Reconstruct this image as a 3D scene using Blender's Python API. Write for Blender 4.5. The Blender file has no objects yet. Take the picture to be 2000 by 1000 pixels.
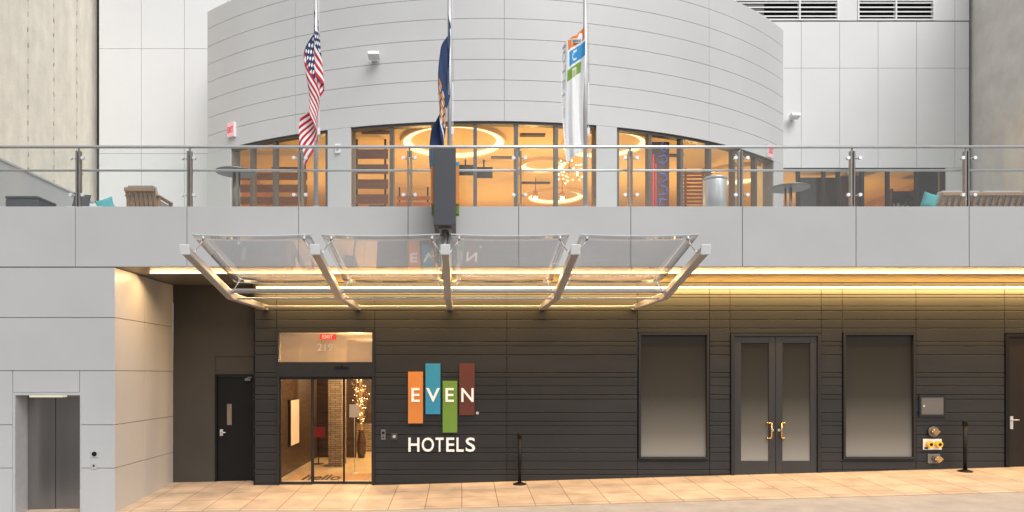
import bpy, bmesh, math, random
from mathutils import Vector, Matrix
random.seed(7)
S = bpy.context.scene
COL = S.collection
R = math.radians
ZC, F, VX, VY = 2.18, 1400.0, 902.0, 730.0
def X(px, d): return (px-VX)*d/F
def Z(py, d): return (VY-py)*d/F+ZC
ORG = {}
# ------------------------------------------------------------------ materials
def mk(name, col, rough=.5, metal=0, var=.1, scale=3, stretch=(1,1,1), bump=0, bscale=40, em=None, es=0, col2=None, spec=.5, rvar=.0):
    m = bpy.data.materials.new(name); m.use_nodes = True
    nt = m.node_tree; b = nt.nodes['Principled BSDF']
    b.inputs['Roughness'].default_value = rough
    b.inputs['Metallic'].default_value = metal
    b.inputs['Specular IOR Level'].default_value = spec
    tc = nt.nodes.new('ShaderNodeTexCoord'); mp = nt.nodes.new('ShaderNodeMapping')
    mp.inputs['Scale'].default_value = stretch
    nt.links.new(tc.outputs['Object'], mp.inputs['Vector'])
    n = nt.nodes.new('ShaderNodeTexNoise'); n.inputs['Scale'].default_value = scale
    n.inputs['Detail'].default_value = 6; n.inputs['Roughness'].default_value = .6
    nt.links.new(mp.outputs[0], n.inputs['Vector'])
    cr = nt.nodes.new('ShaderNodeValToRGB')
    c2 = col2 or tuple(c*(1-var) for c in col); c1 = col if col2 else tuple(min(1, c*(1+var)) for c in col)
    cr.color_ramp.elements[0].position = .3; cr.color_ramp.elements[1].position = .7
    cr.color_ramp.elements[0].color = (*c2, 1); cr.color_ramp.elements[1].color = (*c1, 1)
    nt.links.new(n.outputs['Fac'], cr.inputs[0]); nt.links.new(cr.outputs[0], b.inputs['Base Color'])
    if rvar:
        mr = nt.nodes.new('ShaderNodeMapRange'); mr.inputs['To Min'].default_value = rough-rvar; mr.inputs['To Max'].default_value = rough+rvar
        nt.links.new(n.outputs['Fac'], mr.inputs['Value']); nt.links.new(mr.outputs[0], b.inputs['Roughness'])
    if bump:
        n2 = nt.nodes.new('ShaderNodeTexNoise'); n2.inputs['Scale'].default_value = bscale; n2.inputs['Detail'].default_value = 4
        nt.links.new(mp.outputs[0], n2.inputs['Vector'])
        bp = nt.nodes.new('ShaderNodeBump'); bp.inputs['Strength'].default_value = bump; bp.inputs['Distance'].default_value = .02
        nt.links.new(n2.outputs['Fac'], bp.inputs['Height']); nt.links.new(bp.outputs[0], b.inputs['Normal'])
    if em:
        b.inputs['Emission Color'].default_value = (*em, 1); b.inputs['Emission Strength'].default_value = es
    return m
def glassmat(name, tint=(1,1,1), f0=.05, milky=0, mcol=(.8,.8,.8), rough=0.0, fmax=.95):
    m = bpy.data.materials.new(name); m.use_nodes = True
    nt = m.node_tree; nt.nodes.clear()
    out = nt.nodes.new('ShaderNodeOutputMaterial')
    tr = nt.nodes.new('ShaderNodeBsdfTransparent'); tr.inputs[0].default_value = (*tint, 1)
    gl = nt.nodes.new('ShaderNodeBsdfGlossy'); gl.inputs['Roughness'].default_value = rough
    lw = nt.nodes.new('ShaderNodeLayerWeight'); lw.inputs['Blend'].default_value = .5
    p = nt.nodes.new('ShaderNodeMath'); p.operation = 'POWER'; p.inputs[1].default_value = 5
    nt.links.new(lw.outputs['Facing'], p.inputs[0])
    ma = nt.nodes.new('ShaderNodeMath'); ma.operation = 'MULTIPLY_ADD'; ma.inputs[1].default_value = fmax-f0; ma.inputs[2].default_value = f0
    nt.links.new(p.outputs[0], ma.inputs[0])
    mx = nt.nodes.new('ShaderNodeMixShader')
    src = tr
    if milky:
        df = nt.nodes.new('ShaderNodeBsdfDiffuse'); df.inputs[0].default_value = (*mcol, 1)
        tl = nt.nodes.new('ShaderNodeBsdfTranslucent'); tl.inputs[0].default_value = (*mcol, 1)
        m1 = nt.nodes.new('ShaderNodeMixShader'); m1.inputs[0].default_value = .5
        nt.links.new(df.outputs[0], m1.inputs[1]); nt.links.new(tl.outputs[0], m1.inputs[2])
        m2 = nt.nodes.new('ShaderNodeMixShader'); m2.inputs[0].default_value = milky
        nt.links.new(tr.outputs[0], m2.inputs[1]); nt.links.new(m1.outputs[0], m2.inputs[2]); src = m2
    nt.links.new(ma.outputs[0], mx.inputs[0]); nt.links.new(src.outputs[0], mx.inputs[1]); nt.links.new(gl.outputs[0], mx.inputs[2])
    nt.links.new(mx.outputs[0], out.inputs[0])
    return m
def emat(name, col, s):
    return mk(name, tuple(min(1, c*.8) for c in col), .5, em=col, es=s)
M = {}
M['clad'] = mk('grey aluminium cladding', (.465,.465,.465), .42, .0, .045, .6, bump=.02, bscale=3)
M['drum'] = mk('light grey curved cladding', (.575,.575,.575), .34, .0, .04, .5, bump=.015, bscale=2)
M['back'] = mk('pale grey wall panel', (.73,.73,.73), .45, 0, .03, .5)
M['joint'] = mk('grey joint', (.2,.2,.2), .8)
M['slot'] = mk('dark slot', (.03,.03,.03), .8)
M['djoint'] = mk('black joint', (.007,.007,.007), .8)
M['slat'] = mk('charcoal ribbed metal', (.0235,.0245,.027), .46, .0, .16, 1.2, (.4,1,3), spec=.35, rvar=.06)
M['soffit'] = mk('soffit metal', (.20,.175,.145), .4, .2, .08, 1.5)
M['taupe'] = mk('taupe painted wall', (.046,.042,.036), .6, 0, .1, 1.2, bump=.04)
M['black'] = mk('black paint', (.006,.006,.007), .5, 0, .2, 4, spec=.25)
M['dframe'] = mk('dark bronze frame', (.020,.020,.022), .4, .2, .12, 5)
M['dgrey'] = mk('dark grey sign paint', (.055,.057,.066), .4, 0, .05, 3)
M['alu'] = mk('brushed aluminium', (.6,.6,.61), .38, .4, .05, 8)
M['steel'] = mk('polished steel', (.74,.74,.75), .3, .6, .05, 8)
M['post'] = mk('steel post', (.23,.225,.22), .35, .6, .08, 8)
M['arm'] = mk('painted silver steel', (.48,.48,.49), .35, .2, .04, 5)
M['white'] = mk('white paint', (.8,.8,.79), .4, 0, .03, 5)
M['mull'] = mk('grey mullion', (.13,.12,.11), .4, .3, .05, 6)
M['glass'] = glassmat('window glass', (.98,.98,.97), .05)
M['rglass'] = glassmat('railing glass', (.95,.965,.96), .03, .010, (.8,.85,.85))
M['cglass'] = glassmat('canopy glass', (.945,.95,.955), .11, .09, (.8,.8,.81))
M['eglass'] = glassmat('entrance glass', (.96,.96,.96), .03)
M['tglass'] = glassmat('filmed transom glass', (.7,.64,.58), .04, .70, (.36,.30,.26))
M['terr'] = mk('terrace concrete', (.4,.4,.39), .8, 0, .1, 5)
M['wood'] = mk('teak slats', (.34,.20,.11), .5, 0, .25, 3, (1,1,9), bump=.05)
M['lwood'] = mk('oak slats', (.36,.15,.045), .5, 0, .3, 3, (1,1,9))
M['dwood'] = mk('dark walnut', (.045,.024,.014), .5, 0, .3, 4, (1,1,5))
M['cush'] = mk('grey cushion fabric', (.52,.52,.52), .95, 0, .06, 20, bump=.1, bscale=200)
M['wcush'] = mk('white cushion fabric', (.75,.75,.74), .95, 0, .05, 20, bump=.1, bscale=200)
M['teal'] = mk('teal cushion fabric', (.10,.40,.42), .95, 0, .1, 20, bump=.1, bscale=200)
M['char'] = mk('charcoal cushion fabric', (.07,.07,.075), .95, 0, .1, 20)
M['orange'] = mk('orange panel', (.66,.24,.05), .5, 0, .03)
M['blue'] = mk('blue panel', (.030,.28,.50), .5, 0, .03)
M['green'] = mk('green panel', (.15,.29,.04), .5, 0, .03)
M['brown'] = mk('brown panel', (.11,.028,.016), .5, 0, .03)
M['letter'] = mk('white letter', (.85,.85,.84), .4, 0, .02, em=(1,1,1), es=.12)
M['pletter'] = mk('pale letter', (.55,.53,.50), .5, 0, .02)
M['brass'] = mk('brass', (.7,.47,.2), .25, .9, .1, 8)
M['room'] = mk('warm ceiling plaster', (.77,.55,.27), .8, 0, .05, 1)
M['roomw'] = mk('tan interior wall', (.42,.24,.095), .8, 0, .3, 1.5)
M['lobc'] = mk('lobby ceiling plaster', (.75,.62,.5), .8, 0, .04, 1)
M['lobt'] = mk('lobby tan wall', (.6,.44,.27), .8, 0, .1, 1)
M['lobw'] = mk('dark brown lobby wall', (.060,.036,.023), .4, 0, .5, 2.5, (1,1,7), bump=.5, bscale=8)
M['lobf'] = mk('polished lobby floor', (.80,.63,.40), .2, 0, .1, 2)
M['red'] = mk('red', (.5,.02,.025), .5, em=(1,.05,.06), es=.3)
M['nred'] = mk('red notice', (.35,.02,.025), .5)
M['exitf'] = mk('exit sign face', (.85,.5,.55), .5, 0, .03, em=(1,.4,.5), es=.15)
M['ring'] = emat('warm lamp', (1,.84,.50), 1.5)
M['led'] = emat('warm led', (1,.74,.30), 1.5)
M['bulb'] = emat('warm bulb', (1,.8,.5), 9)
M['spark'] = emat('twinkle bulb', (1,.74,.4), 5)
M['neonb'] = emat('blue neon', (.05,.22,.9), .45)
M['neonr'] = emat('red neon', (1,.06,.04), .5)
M['disp'] = emat('lit display', (1,.70,.46), .25)
M['paper'] = mk('white paper', (.8,.8,.78), .7)
M['yellow'] = mk('yellow cap', (.8,.5,.03), .4)
M['gold'] = mk('gold emblem cloth', (.7,.28,.04), .8)
M['fred'] = mk('red cloth', (.50,.016,.04), .85, 0, .08, 6)
M['fwhite'] = mk('white cloth', (.82,.82,.82), .85, 0, .03, 6)
M['fnavy'] = mk('navy cloth', (.018,.03,.10), .85, 0, .1, 6)
M['fblue'] = mk('blue state cloth', (.02,.045,.12), .8, 0, .15, 6)
M['fgrey'] = mk('grey print cloth', (.45,.45,.48), .85)
M['forange'] = mk('orange print cloth', (.74,.22,.05), .85)
M['fsky'] = mk('blue print cloth', (.045,.30,.60), .85)
M['fgreen'] = mk('green print cloth', (.20,.36,.05), .85)
M['twig'] = mk('dry twig', (.5,.30,.14), .8, 0, .2, 8)
M['tv'] = mk('screen black', (.01,.01,.012), .15)
M['bronze'] = mk('brushed steel lift door', (.27,.25,.24), .24, .85, .15, 2, (1,1,.05), rvar=.06)
M['mat'] = mk('tan door mat', (.46,.28,.13), .95, 0, .1, 30, bump=.2, bscale=150)
def brickmat(name, c1, c2, mortar, w, h, ms, off, rough, bump=.3, axis='XY', noise=.15):
    m = bpy.data.materials.new(name); m.use_nodes = True
    nt = m.node_tree; b = nt.nodes['Principled BSDF']; b.inputs['Roughness'].default_value = rough
    tc = nt.nodes.new('ShaderNodeTexCoord'); vec = tc.outputs['Object']
    if axis != 'XY':
        sp = nt.nodes.new('ShaderNodeSeparateXYZ'); cb = nt.nodes.new('ShaderNodeCombineXYZ')
        nt.links.new(vec, sp.inputs[0])
        ad = nt.nodes.new('ShaderNodeMath'); nt.links.new(sp.outputs['X'], ad.inputs[0]); nt.links.new(sp.outputs['Y'], ad.inputs[1])
        nt.links.new(ad.outputs[0], cb.inputs['X']); nt.links.new(sp.outputs['Z'], cb.inputs['Y']); vec = cb.outputs[0]
    br = nt.nodes.new('ShaderNodeTexBrick'); br.offset = off
    br.inputs['Color1'].default_value = (*c1,1); br.inputs['Color2'].default_value = (*c2,1); br.inputs['Mortar'].default_value = (*mortar,1)
    br.inputs['Scale'].default_value = 1; br.inputs['Brick Width'].default_value = w; br.inputs['Row Height'].default_value = h
    br.inputs['Mortar Size'].default_value = ms; br.inputs['Mortar Smooth'].default_value = .1
    nt.links.new(vec, br.inputs['Vector'])
    n = nt.nodes.new('ShaderNodeTexNoise'); n.inputs['Scale'].default_value = 2.2; n.inputs['Detail'].default_value = 8
    nt.links.new(tc.outputs['Object'], n.inputs['Vector'])
    mr = nt.nodes.new('ShaderNodeMapRange'); mr.inputs['From Min'].default_value=.3; mr.inputs['From Max'].default_value=.7
    mr.inputs['To Min'].default_value = 1-noise; mr.inputs['To Max'].default_value = 1+noise
    nt.links.new(n.outputs['Fac'], mr.inputs['Value'])
    mx = nt.nodes.new('ShaderNodeMix'); mx.data_type='RGBA'; mx.blend_type='MULTIPLY'; mx.inputs[0].default_value = 1
    nt.links.new(br.outputs['Color'], mx.inputs[6]); nt.links.new(mr.outputs[0], mx.inputs[7])
    nt.links.new(mx.outputs[2], b.inputs['Base Color'])
    bp = nt.nodes.new('ShaderNodeBump'); bp.inputs['Strength'].default_value = bump; bp.inputs['Distance'].default_value = .01
    inv = nt.nodes.new('ShaderNodeMath'); inv.operation='SUBTRACT'; inv.inputs[0].default_value=1
    nt.links.new(br.outputs['Fac'], inv.inputs[1]); nt.links.new(inv.outputs[0], bp.inputs['Height']); nt.links.new(bp.outputs[0], b.inputs['Normal'])
    return m
M['paving'] = brickmat('pavement tiles', (.53,.415,.305), (.45,.35,.26), (.23,.175,.13), .62, .62, .009, .0, .6, .2, noise=.2)
M['stone'] = brickmat('stacked stone', (.30,.24,.175), (.19,.15,.105), (.07,.055,.04), .22, .05, .006, .5, .8, 1.0, 'XZ')
M['sidewalk'] = mk('pavement concrete', (.36,.335,.305), .85, 0, .12, 2.5, bump=.1, bscale=60)
M['asphalt'] = mk('asphalt', (.05,.05,.052), .9, 0, .2, 6, bump=.3, bscale=120)
M['kerb'] = mk('granite kerb', (.3,.3,.29), .8, 0, .12, 10)
def concmat():
    m = mk('board marked concrete', (.83,.77,.655), .9, 0, .10, 2.6, (1,1,.6), bump=.35, bscale=14)
    nt = m.node_tree; b = nt.nodes['Principled BSDF']
    cr = b.inputs['Base Color'].links[0].from_node
    tc = nt.nodes.new('ShaderNodeTexCoord'); sp = nt.nodes.new('ShaderNodeSeparateXYZ'); nt.links.new(tc.outputs['Object'], sp.inputs[0])
    def mth(op, a, bb=None, cc=None):
        n = nt.nodes.new('ShaderNodeMath'); n.operation = op
        for i, v in enumerate((a, bb, cc)):
            if v is None: continue
            if hasattr(v, 'is_linked'): nt.links.new(v, n.inputs[i])
            else: n.inputs[i].default_value = v
        return n.outputs[0]
    wob = nt.nodes.new('ShaderNodeTexNoise'); wob.inputs['Scale'].default_value = 5; nt.links.new(tc.outputs['Object'], wob.inputs['Vector'])
    y = mth('MULTIPLY_ADD', wob.outputs['Fac'], .10, sp.outputs['Y'])
    fy = mth('FRACT', mth('DIVIDE', y, 1.05))
    line = mth('LESS_THAN', mth('ABSOLUTE', mth('SUBTRACT', fy, .5)), .022)
    fz = mth('FRACT', mth('DIVIDE', sp.outputs['Z'], .36))
    dot = mth('LESS_THAN', fz, .3)
    n3 = nt.nodes.new('ShaderNodeTexNoise'); n3.inputs['Scale'].default_value = 9; nt.links.new(tc.outputs['Object'], n3.inputs['Vector'])
    k = mth('MULTIPLY', mth('MULTIPLY', line, mth('ADD', mth('MULTIPLY', dot, .75), .20)), mth('MULTIPLY', n3.outputs['Fac'], 1.4))
    n4 = nt.nodes.new('ShaderNodeTexNoise'); n4.inputs['Scale'].default_value = 2.2
    mp = nt.nodes.new('ShaderNodeMapping'); mp.inputs['Scale'].default_value = (1, 2, .25); nt.links.new(tc.outputs['Object'], mp.inputs[0]); nt.links.new(mp.outputs[0], n4.inputs['Vector'])
    st = mth('MULTIPLY_ADD', n4.outputs['Fac'], .2, .90)
    n5 = nt.nodes.new('ShaderNodeTexNoise'); n5.inputs['Scale'].default_value = 26; nt.links.new(tc.outputs['Object'], n5.inputs['Vector'])
    speck = mth('MULTIPLY', mth('GREATER_THAN', n5.outputs['Fac'], .68), .35)
    m0 = nt.nodes.new('ShaderNodeMix'); m0.data_type='RGBA'; m0.blend_type='MULTIPLY'; m0.inputs[0].default_value = 1
    nt.links.new(cr.outputs[0], m0.inputs[6]); nt.links.new(st, m0.inputs[7])
    mx = nt.nodes.new('ShaderNodeMix'); mx.data_type='RGBA'; mx.inputs[7].default_value = (.22,.12,.05,1)
    nt.links.new(mth('MAXIMUM', k, speck), mx.inputs[0]); nt.links.new(m0.outputs[2], mx.inputs[6]); nt.links.new(mx.outputs[2], b.inputs['Base Color'])
    return m
M['bconc'] = concmat()
M['rconc'] = mk('mottled render', (.88,.845,.77), .95, 0, .3, 1.6, col2=(.72,.69,.625), bump=.5, bscale=9)
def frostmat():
    m = bpy.data.materials.new('frosted glass with painted light'); m.use_nodes = True   # pavement light below and soffit shade above are painted into the colour
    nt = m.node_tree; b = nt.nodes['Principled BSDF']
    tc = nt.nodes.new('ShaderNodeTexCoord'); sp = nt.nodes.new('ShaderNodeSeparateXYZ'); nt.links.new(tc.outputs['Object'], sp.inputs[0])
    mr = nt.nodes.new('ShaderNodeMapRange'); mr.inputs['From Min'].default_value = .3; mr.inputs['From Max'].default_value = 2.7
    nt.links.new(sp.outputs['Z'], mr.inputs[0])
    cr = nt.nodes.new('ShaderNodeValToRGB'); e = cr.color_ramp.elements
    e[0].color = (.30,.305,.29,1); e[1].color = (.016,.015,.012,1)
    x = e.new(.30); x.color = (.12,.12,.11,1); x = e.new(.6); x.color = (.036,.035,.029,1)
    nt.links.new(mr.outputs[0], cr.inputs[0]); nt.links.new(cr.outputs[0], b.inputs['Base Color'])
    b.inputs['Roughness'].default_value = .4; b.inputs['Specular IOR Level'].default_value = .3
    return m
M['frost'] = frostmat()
# ------------------------------------------------------------------ mesh builder
class MB:
    def __init__(s): s.bm = bmesh.new()
    def face(s, pts, m=0):
        f = s.bm.faces.new([s.bm.verts.new(p) for p in pts]); f.material_index = m; return s
    def hexa(s, p, m=0):
        v = [s.bm.verts.new(q) for q in p]
        for idx in ((0,3,2,1),(4,5,6,7),(0,1,5,4),(1,2,6,5),(2,3,7,6),(3,0,4,7)):
            f = s.bm.faces.new([v[i] for i in idx]); f.material_index = m
        return s
    def box(s, x0,x1,y0,y1,z0,z1, m=0):
        return s.hexa([(x0,y0,z0),(x1,y0,z0),(x1,y1,z0),(x0,y1,z0),(x0,y0,z1),(x1,y0,z1),(x1,y1,z1),(x0,y1,z1)], m)
    def pane(s, x0,x1,y,z0,z1): return s.face([(x0,y,z0),(x1,y,z0),(x1,y,z1),(x0,y,z1)])
    def prism(s, prof, x0, x1, m=0):   # profile of (y,z), extruded along x
        a = [s.bm.verts.new((x0,y,z)) for y,z in prof]; b = [s.bm.verts.new((x1,y,z)) for y,z in prof]
        n = len(prof)
        for i in range(n):
            f = s.bm.faces.new((a[i],a[(i+1)%n],b[(i+1)%n],b[i])); f.material_index = m
        f = s.bm.faces.new(a[::-1]); f.material_index = m
        f = s.bm.faces.new(b); f.material_index = m
        return s
    def cyl(s, p0, p1, r0, r1=None, seg=14, m=0):
        r1 = r0 if r1 is None else r1
        p0, p1 = Vector(p0), Vector(p1); d = (p1-p0).normalized()
        u = d.orthogonal().normalized(); w = d.cross(u)
        a=[]; b=[]
        for i in range(seg):
            t = 2*math.pi*i/seg; o = u*math.cos(t)+w*math.sin(t)
            a.append(s.bm.verts.new(p0+o*r0)); b.append(s.bm.verts.new(p1+o*r1))
        for i in range(seg):
            f = s.bm.faces.new((a[i],a[(i+1)%seg],b[(i+1)%seg],b[i])); f.material_index = m; f.smooth = True
        f = s.bm.faces.new(a[::-1]); f.material_index = m
        f = s.bm.faces.new(b); f.material_index = m
        return s
    def path(s, pts, r, seg=8, m=0):
        for a, b in zip(pts, pts[1:]): s.cyl(a, b, r, r, seg, m)
        return s
    def lathe(s, c, prof, seg=28, m=0):
        rings = []
        for r, z in prof:
            rings.append([s.bm.verts.new((c[0]+r*math.cos(2*math.pi*i/seg), c[1]+r*math.sin(2*math.pi*i/seg), c[2]+z)) for i in range(seg)])
        for a, b in zip(rings, rings[1:]):
            for i in range(seg):
                f = s.bm.faces.new((a[i],a[(i+1)%seg],b[(i+1)%seg],b[i])); f.material_index = m; f.smooth = True
        f = s.bm.faces.new(rings[0][::-1]); f.material_index = m
        f = s.bm.faces.new(rings[-1]); f.material_index = m
        return s
    def torus(s, c, Rr, w, h, seg=64, m=0):
        prof = [(Rr-w,0),(Rr+w,0),(Rr+w,h),(Rr-w,h)]
        rings = [[s.bm.verts.new((c[0]+r*math.cos(2*math.pi*i/seg), c[1]+r*math.sin(2*math.pi*i/seg), c[2]+z)) for i in range(seg)] for r, z in prof]
        for k in range(4):
            a, b = rings[k], rings[(k+1)%4]
            for i in range(seg):
                f = s.bm.faces.new((a[i],a[(i+1)%seg],b[(i+1)%seg],b[i])); f.material_index = m
        return s
    def arcbox(s, t0, t1, r0, r1, z0, z1, m=0, step=.6):
        n = max(1, int(abs(math.degrees(t1-t0))/step))
        q = []
        for i in range(n+1):
            t = t0+(t1-t0)*i/n
            sn, cs = math.sin(t), math.cos(t)
            q.append([s.bm.verts.new((DX+r*sn, DY-r*cs, z)) for r, z in ((r1,z0),(r1,z1),(r0,z1),(r0,z0))])
        for a, b in zip(q, q[1:]):
            for k in range(4):
                f = s.bm.faces.new((a[k],b[k],b[(k+1)%4],a[(k+1)%4])); f.material_index = m
        f = s.bm.faces.new(q[0]); f.material_index = m
        f = s.bm.faces.new(q[-1][::-1]); f.material_index = m
        return s
    def arcsheet(s, t0, t1, r, z0, z1, n):
        q = []
        for i in range(n+1):
            t = t0+(t1-t0)*i/n
            q.append([s.bm.verts.new((DX+r*math.sin(t), DY-r*math.cos(t), z)) for z in (z0,z1)])
        for a, b in zip(q, q[1:]): s.bm.faces.new((a[0],b[0],b[1],a[1]))
        return s
    def ball(s, c, r, m=0):
        g = bmesh.ops.create_icosphere(s.bm, subdivisions=2, radius=1)
        for v in g['verts']:
            v.co = Vector((v.co.x*r[0], v.co.y*r[1], v.co.z*r[2]))+Vector(c) if isinstance(r, tuple) else v.co*r+Vector(c)
        for v in g['verts']:
            for f in v.link_faces: f.material_index = m; f.smooth = True
        return s
    def build(s, name, mats, parent=None, origin=None, bevel=0, recalc=True, seg=2):
        if not isinstance(mats, (list, tuple)): mats = [mats]
        if recalc: bmesh.ops.recalc_face_normals(s.bm, faces=s.bm.faces)
        if parent is not None: o0 = ORG[parent.name]
        elif origin is not None: o0 = Vector(origin)
        else:
            cs = [v.co for v in s.bm.verts]
            o0 = Vector(((min(c.x for c in cs)+max(c.x for c in cs))/2, (min(c.y for c in cs)+max(c.y for c in cs))/2, min(c.z for c in cs)))
        for v in s.bm.verts: v.co -= o0
        me = bpy.data.meshes.new(name); s.bm.to_mesh(me); s.bm.free()
        for m in mats: me.materials.append(M[m] if isinstance(m, str) else m)
        ob = bpy.data.objects.new(name, me); COL.objects.link(ob)
        if parent is not None: ob.parent = parent
        else: ob.location = o0
        ORG[ob.name] = o0
        if bevel:
            bv = ob.modifiers.new('bevel', 'BEVEL'); bv.width = bevel; bv.segments = seg; bv.limit_method = 'ANGLE'
        return ob
def tag(o, label=None, cat=None, group=None, kind=None):
    if label: o['label'] = label
    if cat: o['category'] = cat
    if group: o['group'] = group
    if kind: o['kind'] = kind
    return o
def thing(name, label, cat, loc, group=None):
    o = bpy.data.objects.new(name, None); COL.objects.link(o); o.location = loc; o.empty_display_size = .1
    ORG[o.name] = Vector(loc); return tag(o, label, cat, group)
def copy_tree(o, parent=None):
    c = o.copy(); COL.objects.link(c)
    if parent is not None: c.parent = parent
    for ch in list(o.children): copy_tree(ch, c)
    return c
def text_mesh(body, name, mat, parent, X0, X1, Z0, Z1, Y, depth=.02, bold=0, mode='wall', post=None):
    cu = bpy.data.curves.new('t', 'FONT'); cu.body = body; cu.extrude = .05; cu.offset = bold; cu.resolution_u = 4
    ob = bpy.data.objects.new('t', cu); COL.objects.link(ob)
    dg = bpy.context.evaluated_depsgraph_get(); dg.update()
    me = bpy.data.meshes.new_from_object(ob.evaluated_get(dg))
    bpy.data.objects.remove(ob); bpy.data.curves.remove(cu)
    xs = [v.co.x for v in me.vertices]; ys = [v.co.y for v in me.vertices]
    ax, bx, ay, by = min(xs), max(xs), min(ys), max(ys)
    o0 = ORG[parent.name] if parent is not None else Vector(((X0+X1)/2, Y, Z0))
    for v in me.vertices:
        a = X0+(v.co.x-ax)/(bx-ax)*(X1-X0); b = Z0+(v.co.y-ay)/(by-ay)*(Z1-Z0); c = (v.co.z/.05*.5+.5)*depth
        p = Vector((a, Y-c, b)) if mode == 'wall' else Vector((a, b, Y+c))
        if post: p = post(p)
        v.co = p-o0
    me.name = name; me.materials.clear(); me.materials.append(M[mat])
    o = bpy.data.objects.new(name, me); COL.objects.link(o)
    if parent is not None: o.parent = parent
    else: o.location = o0
    ORG[o.name] = o0
    return o
# ------------------------------------------------------------------ ground
def zf(x):
    x = max(-14, min(18, x))
    if x < -4: return .02*(x+4)
    if x < -1.6: return 0
    return .0286*(x+1.6)
def gz(x, y):
    yy = max(-4.75, min(y, .5))
    return zf(x)+.055*yy
def sheet(name, xs, ys, mat, dz=0, kind='structure'):
    b = MB(); g = [[b.bm.verts.new((x, y, gz(x,y)+dz)) for y in ys] for x in xs]
    for i in range(len(xs)-1):
        for j in range(len(ys)-1):
            b.bm.faces.new((g[i][j], g[i+1][j], g[i+1][j+1], g[i][j+1]))
    o = b.build(name, mat, origin=(0,0,0)); tag(o, kind=kind); return o
xs = [-200,-60,-30]+[-14+.5*i for i in range(65)]+[30,60,200]
sheet('ground', xs, [-200,-60,-20,-4.6,0,8,60,200], 'asphalt', -.35)
sheet('road', xs, [-200,-60,-20,-10,-4.75], 'asphalt', -.13)
kb = MB()
for a, b in zip(xs, xs[1:]):
    kb.hexa([(a,-4.75,gz(a,-4.75)-.2),(b,-4.75,gz(b,-4.75)-.2),(b,-4.6,gz(b,-4.6)-.2),(a,-4.6,gz(a,-4.6)-.2),(a,-4.75,gz(a,-4.75)+.004),(b,-4.75,gz(b,-4.75)+.004),(b,-4.6,gz(b,-4.6)+.004),(a,-4.6,gz(a,-4.6)+.004)])
tag(kb.build('kerb', 'kerb', origin=(0,0,0)), kind='structure')
sheet('sidewalk', xs, [-4.6,-3.2,-2.02], 'sidewalk')
sheet('paving', xs[3:-3], [-2.02,-1.2,-.4,.0,.5], 'paving', .004)

# ------------------------------------------------------------------ hotel building
XL, XR, YB = -9.9, 13.8, 5.5
ZS, ZT, YF = 3.97, 4.98, -2.0
hotel = thing('hotel_building', 'grey panelled hotel building with a curved upper wall above a dark ribbed street front', 'building', (0,0,0))
G = .005
cols = [(-4.07,-3.62,None),(-3.62,-1.70,(-9,3.03)),(-1.70,.88,None),(.88,3.43,None),(3.43,4.84,(.51,2.98)),(4.84,5.24,None),(5.24,7.02,(-9,2.97)),(7.02,7.43,None),(7.43,8.87,(.51,2.98)),(8.87,10.60,None),(10.60,11.60,(-9,2.97)),(11.6,13.8,None)]
courses = []; z = ZS
pat = [.06,.06,.12,.06,.17,.09,.17,.17,.26,.09,.17,.35,.09,.17,.17,.09,.26,.17,.09,.17,.26,.09,.17,.17,.09,.17,.26,.09,.17,.2]
for h in pat:
    courses.append((z-h, z)); z -= h
    if z < -.3: break
while z > -.4: courses.append((z-.17, z)); z -= .17
b = MB()
for x0, x1, op in cols:
    for z0, z1 in courses:
        segs = [(z0, z1)]
        if op:
            segs = []
            if z1 > op[1]+.02: segs.append((max(z0, op[1]), z1))
            if z0 < op[0]-.02: segs.append((z0, min(z1, op[0])))
        for a, c in segs:
            ch = min(.012, (c-a)*.3)
            b.prism([(0,a+.009),(0,c-ch),(ch,c),(.03,c),(.03,a+.009)], x0+G, x1-G)
b.build('ribbed_cladding', 'slat', hotel)
b = MB()
for x0, x1, op in cols:
    for a, c in ([(-.6, ZS)] if not op else [(op[1], ZS)]+([(-.6, op[0])] if op[0] > -1 else [])):
        b.box(x0, x1, .026, .25, a, c)
b.build('cladding_backing', 'djoint', hotel)
b = MB()
sx = -5.81
while sx < XR:
    for y0, y1 in ((-1.96,-1.0),(-1.0,-.02)):
        b.box(sx+G, min(sx+1.2, XR)-G, y0+G, y1-G, ZS, ZS+.02)
    sx += 1.2
b.box(-5.81, -4.07, -.02, .45, ZS, ZS+.02)
b.box(-5.81, XR, -1.97, .5, ZS+.012, ZS+.1)
b.build('soffit', 'soffit', hotel)
fx = [XL]+[X(p, 12) for p in (-70,147,365,583,797,1013,1232,1450,1672,1893,2110,2320)]+[XR]
b = MB()
for a, c in zip(fx, fx[1:]): b.box(a+G, c-G, YF, YF+.03, ZS+.003, ZT)
b.build('fascia', 'clad', hotel, bevel=.003)
MB().box(XL, XR, YF+.02, YF+.2, ZS+.004, ZT-.02).build('fascia_backing', 'joint', hotel)
MB().box(XL, XR, YF+.2, 11.4, 4.6, ZT-.03).build('terrace_floor', 'terr', hotel)
EX0, EX1, EZ = -7.47, -6.385, 1.82
b = MB()
zr = [3.96, 3.12, 2.23]
for z1, z0 in zip(zr, zr[1:]): b.box(XL, -5.81, YF, YF+.03, z0+G, z1-G)
for z1, z0 in ((2.23,1.325),(1.325,.6),(.6,-.8)):
    b.box(XL, -7.52-G, YF, YF+.03, z0+G, z1-G)
    b.box(-6.40+G, -5.81, YF, YF+.03, z0+G, z1-G)
b.box(-7.52+G, -6.40-G, YF, YF+.03, EZ+.05, 2.23-G)
b.build('street_wall', 'clad', hotel, bevel=.003)
b = MB()
zr = [3.96,3.12,2.23,1.325,.6,-.8]
for z1, z0 in zip(zr, zr[1:]):
    for y0, y1 in ((YF+.03,-.86),(-.86,.43)): b.box(-5.84, -5.811, y0+G, y1-G, z0+G, z1-G)
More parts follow.
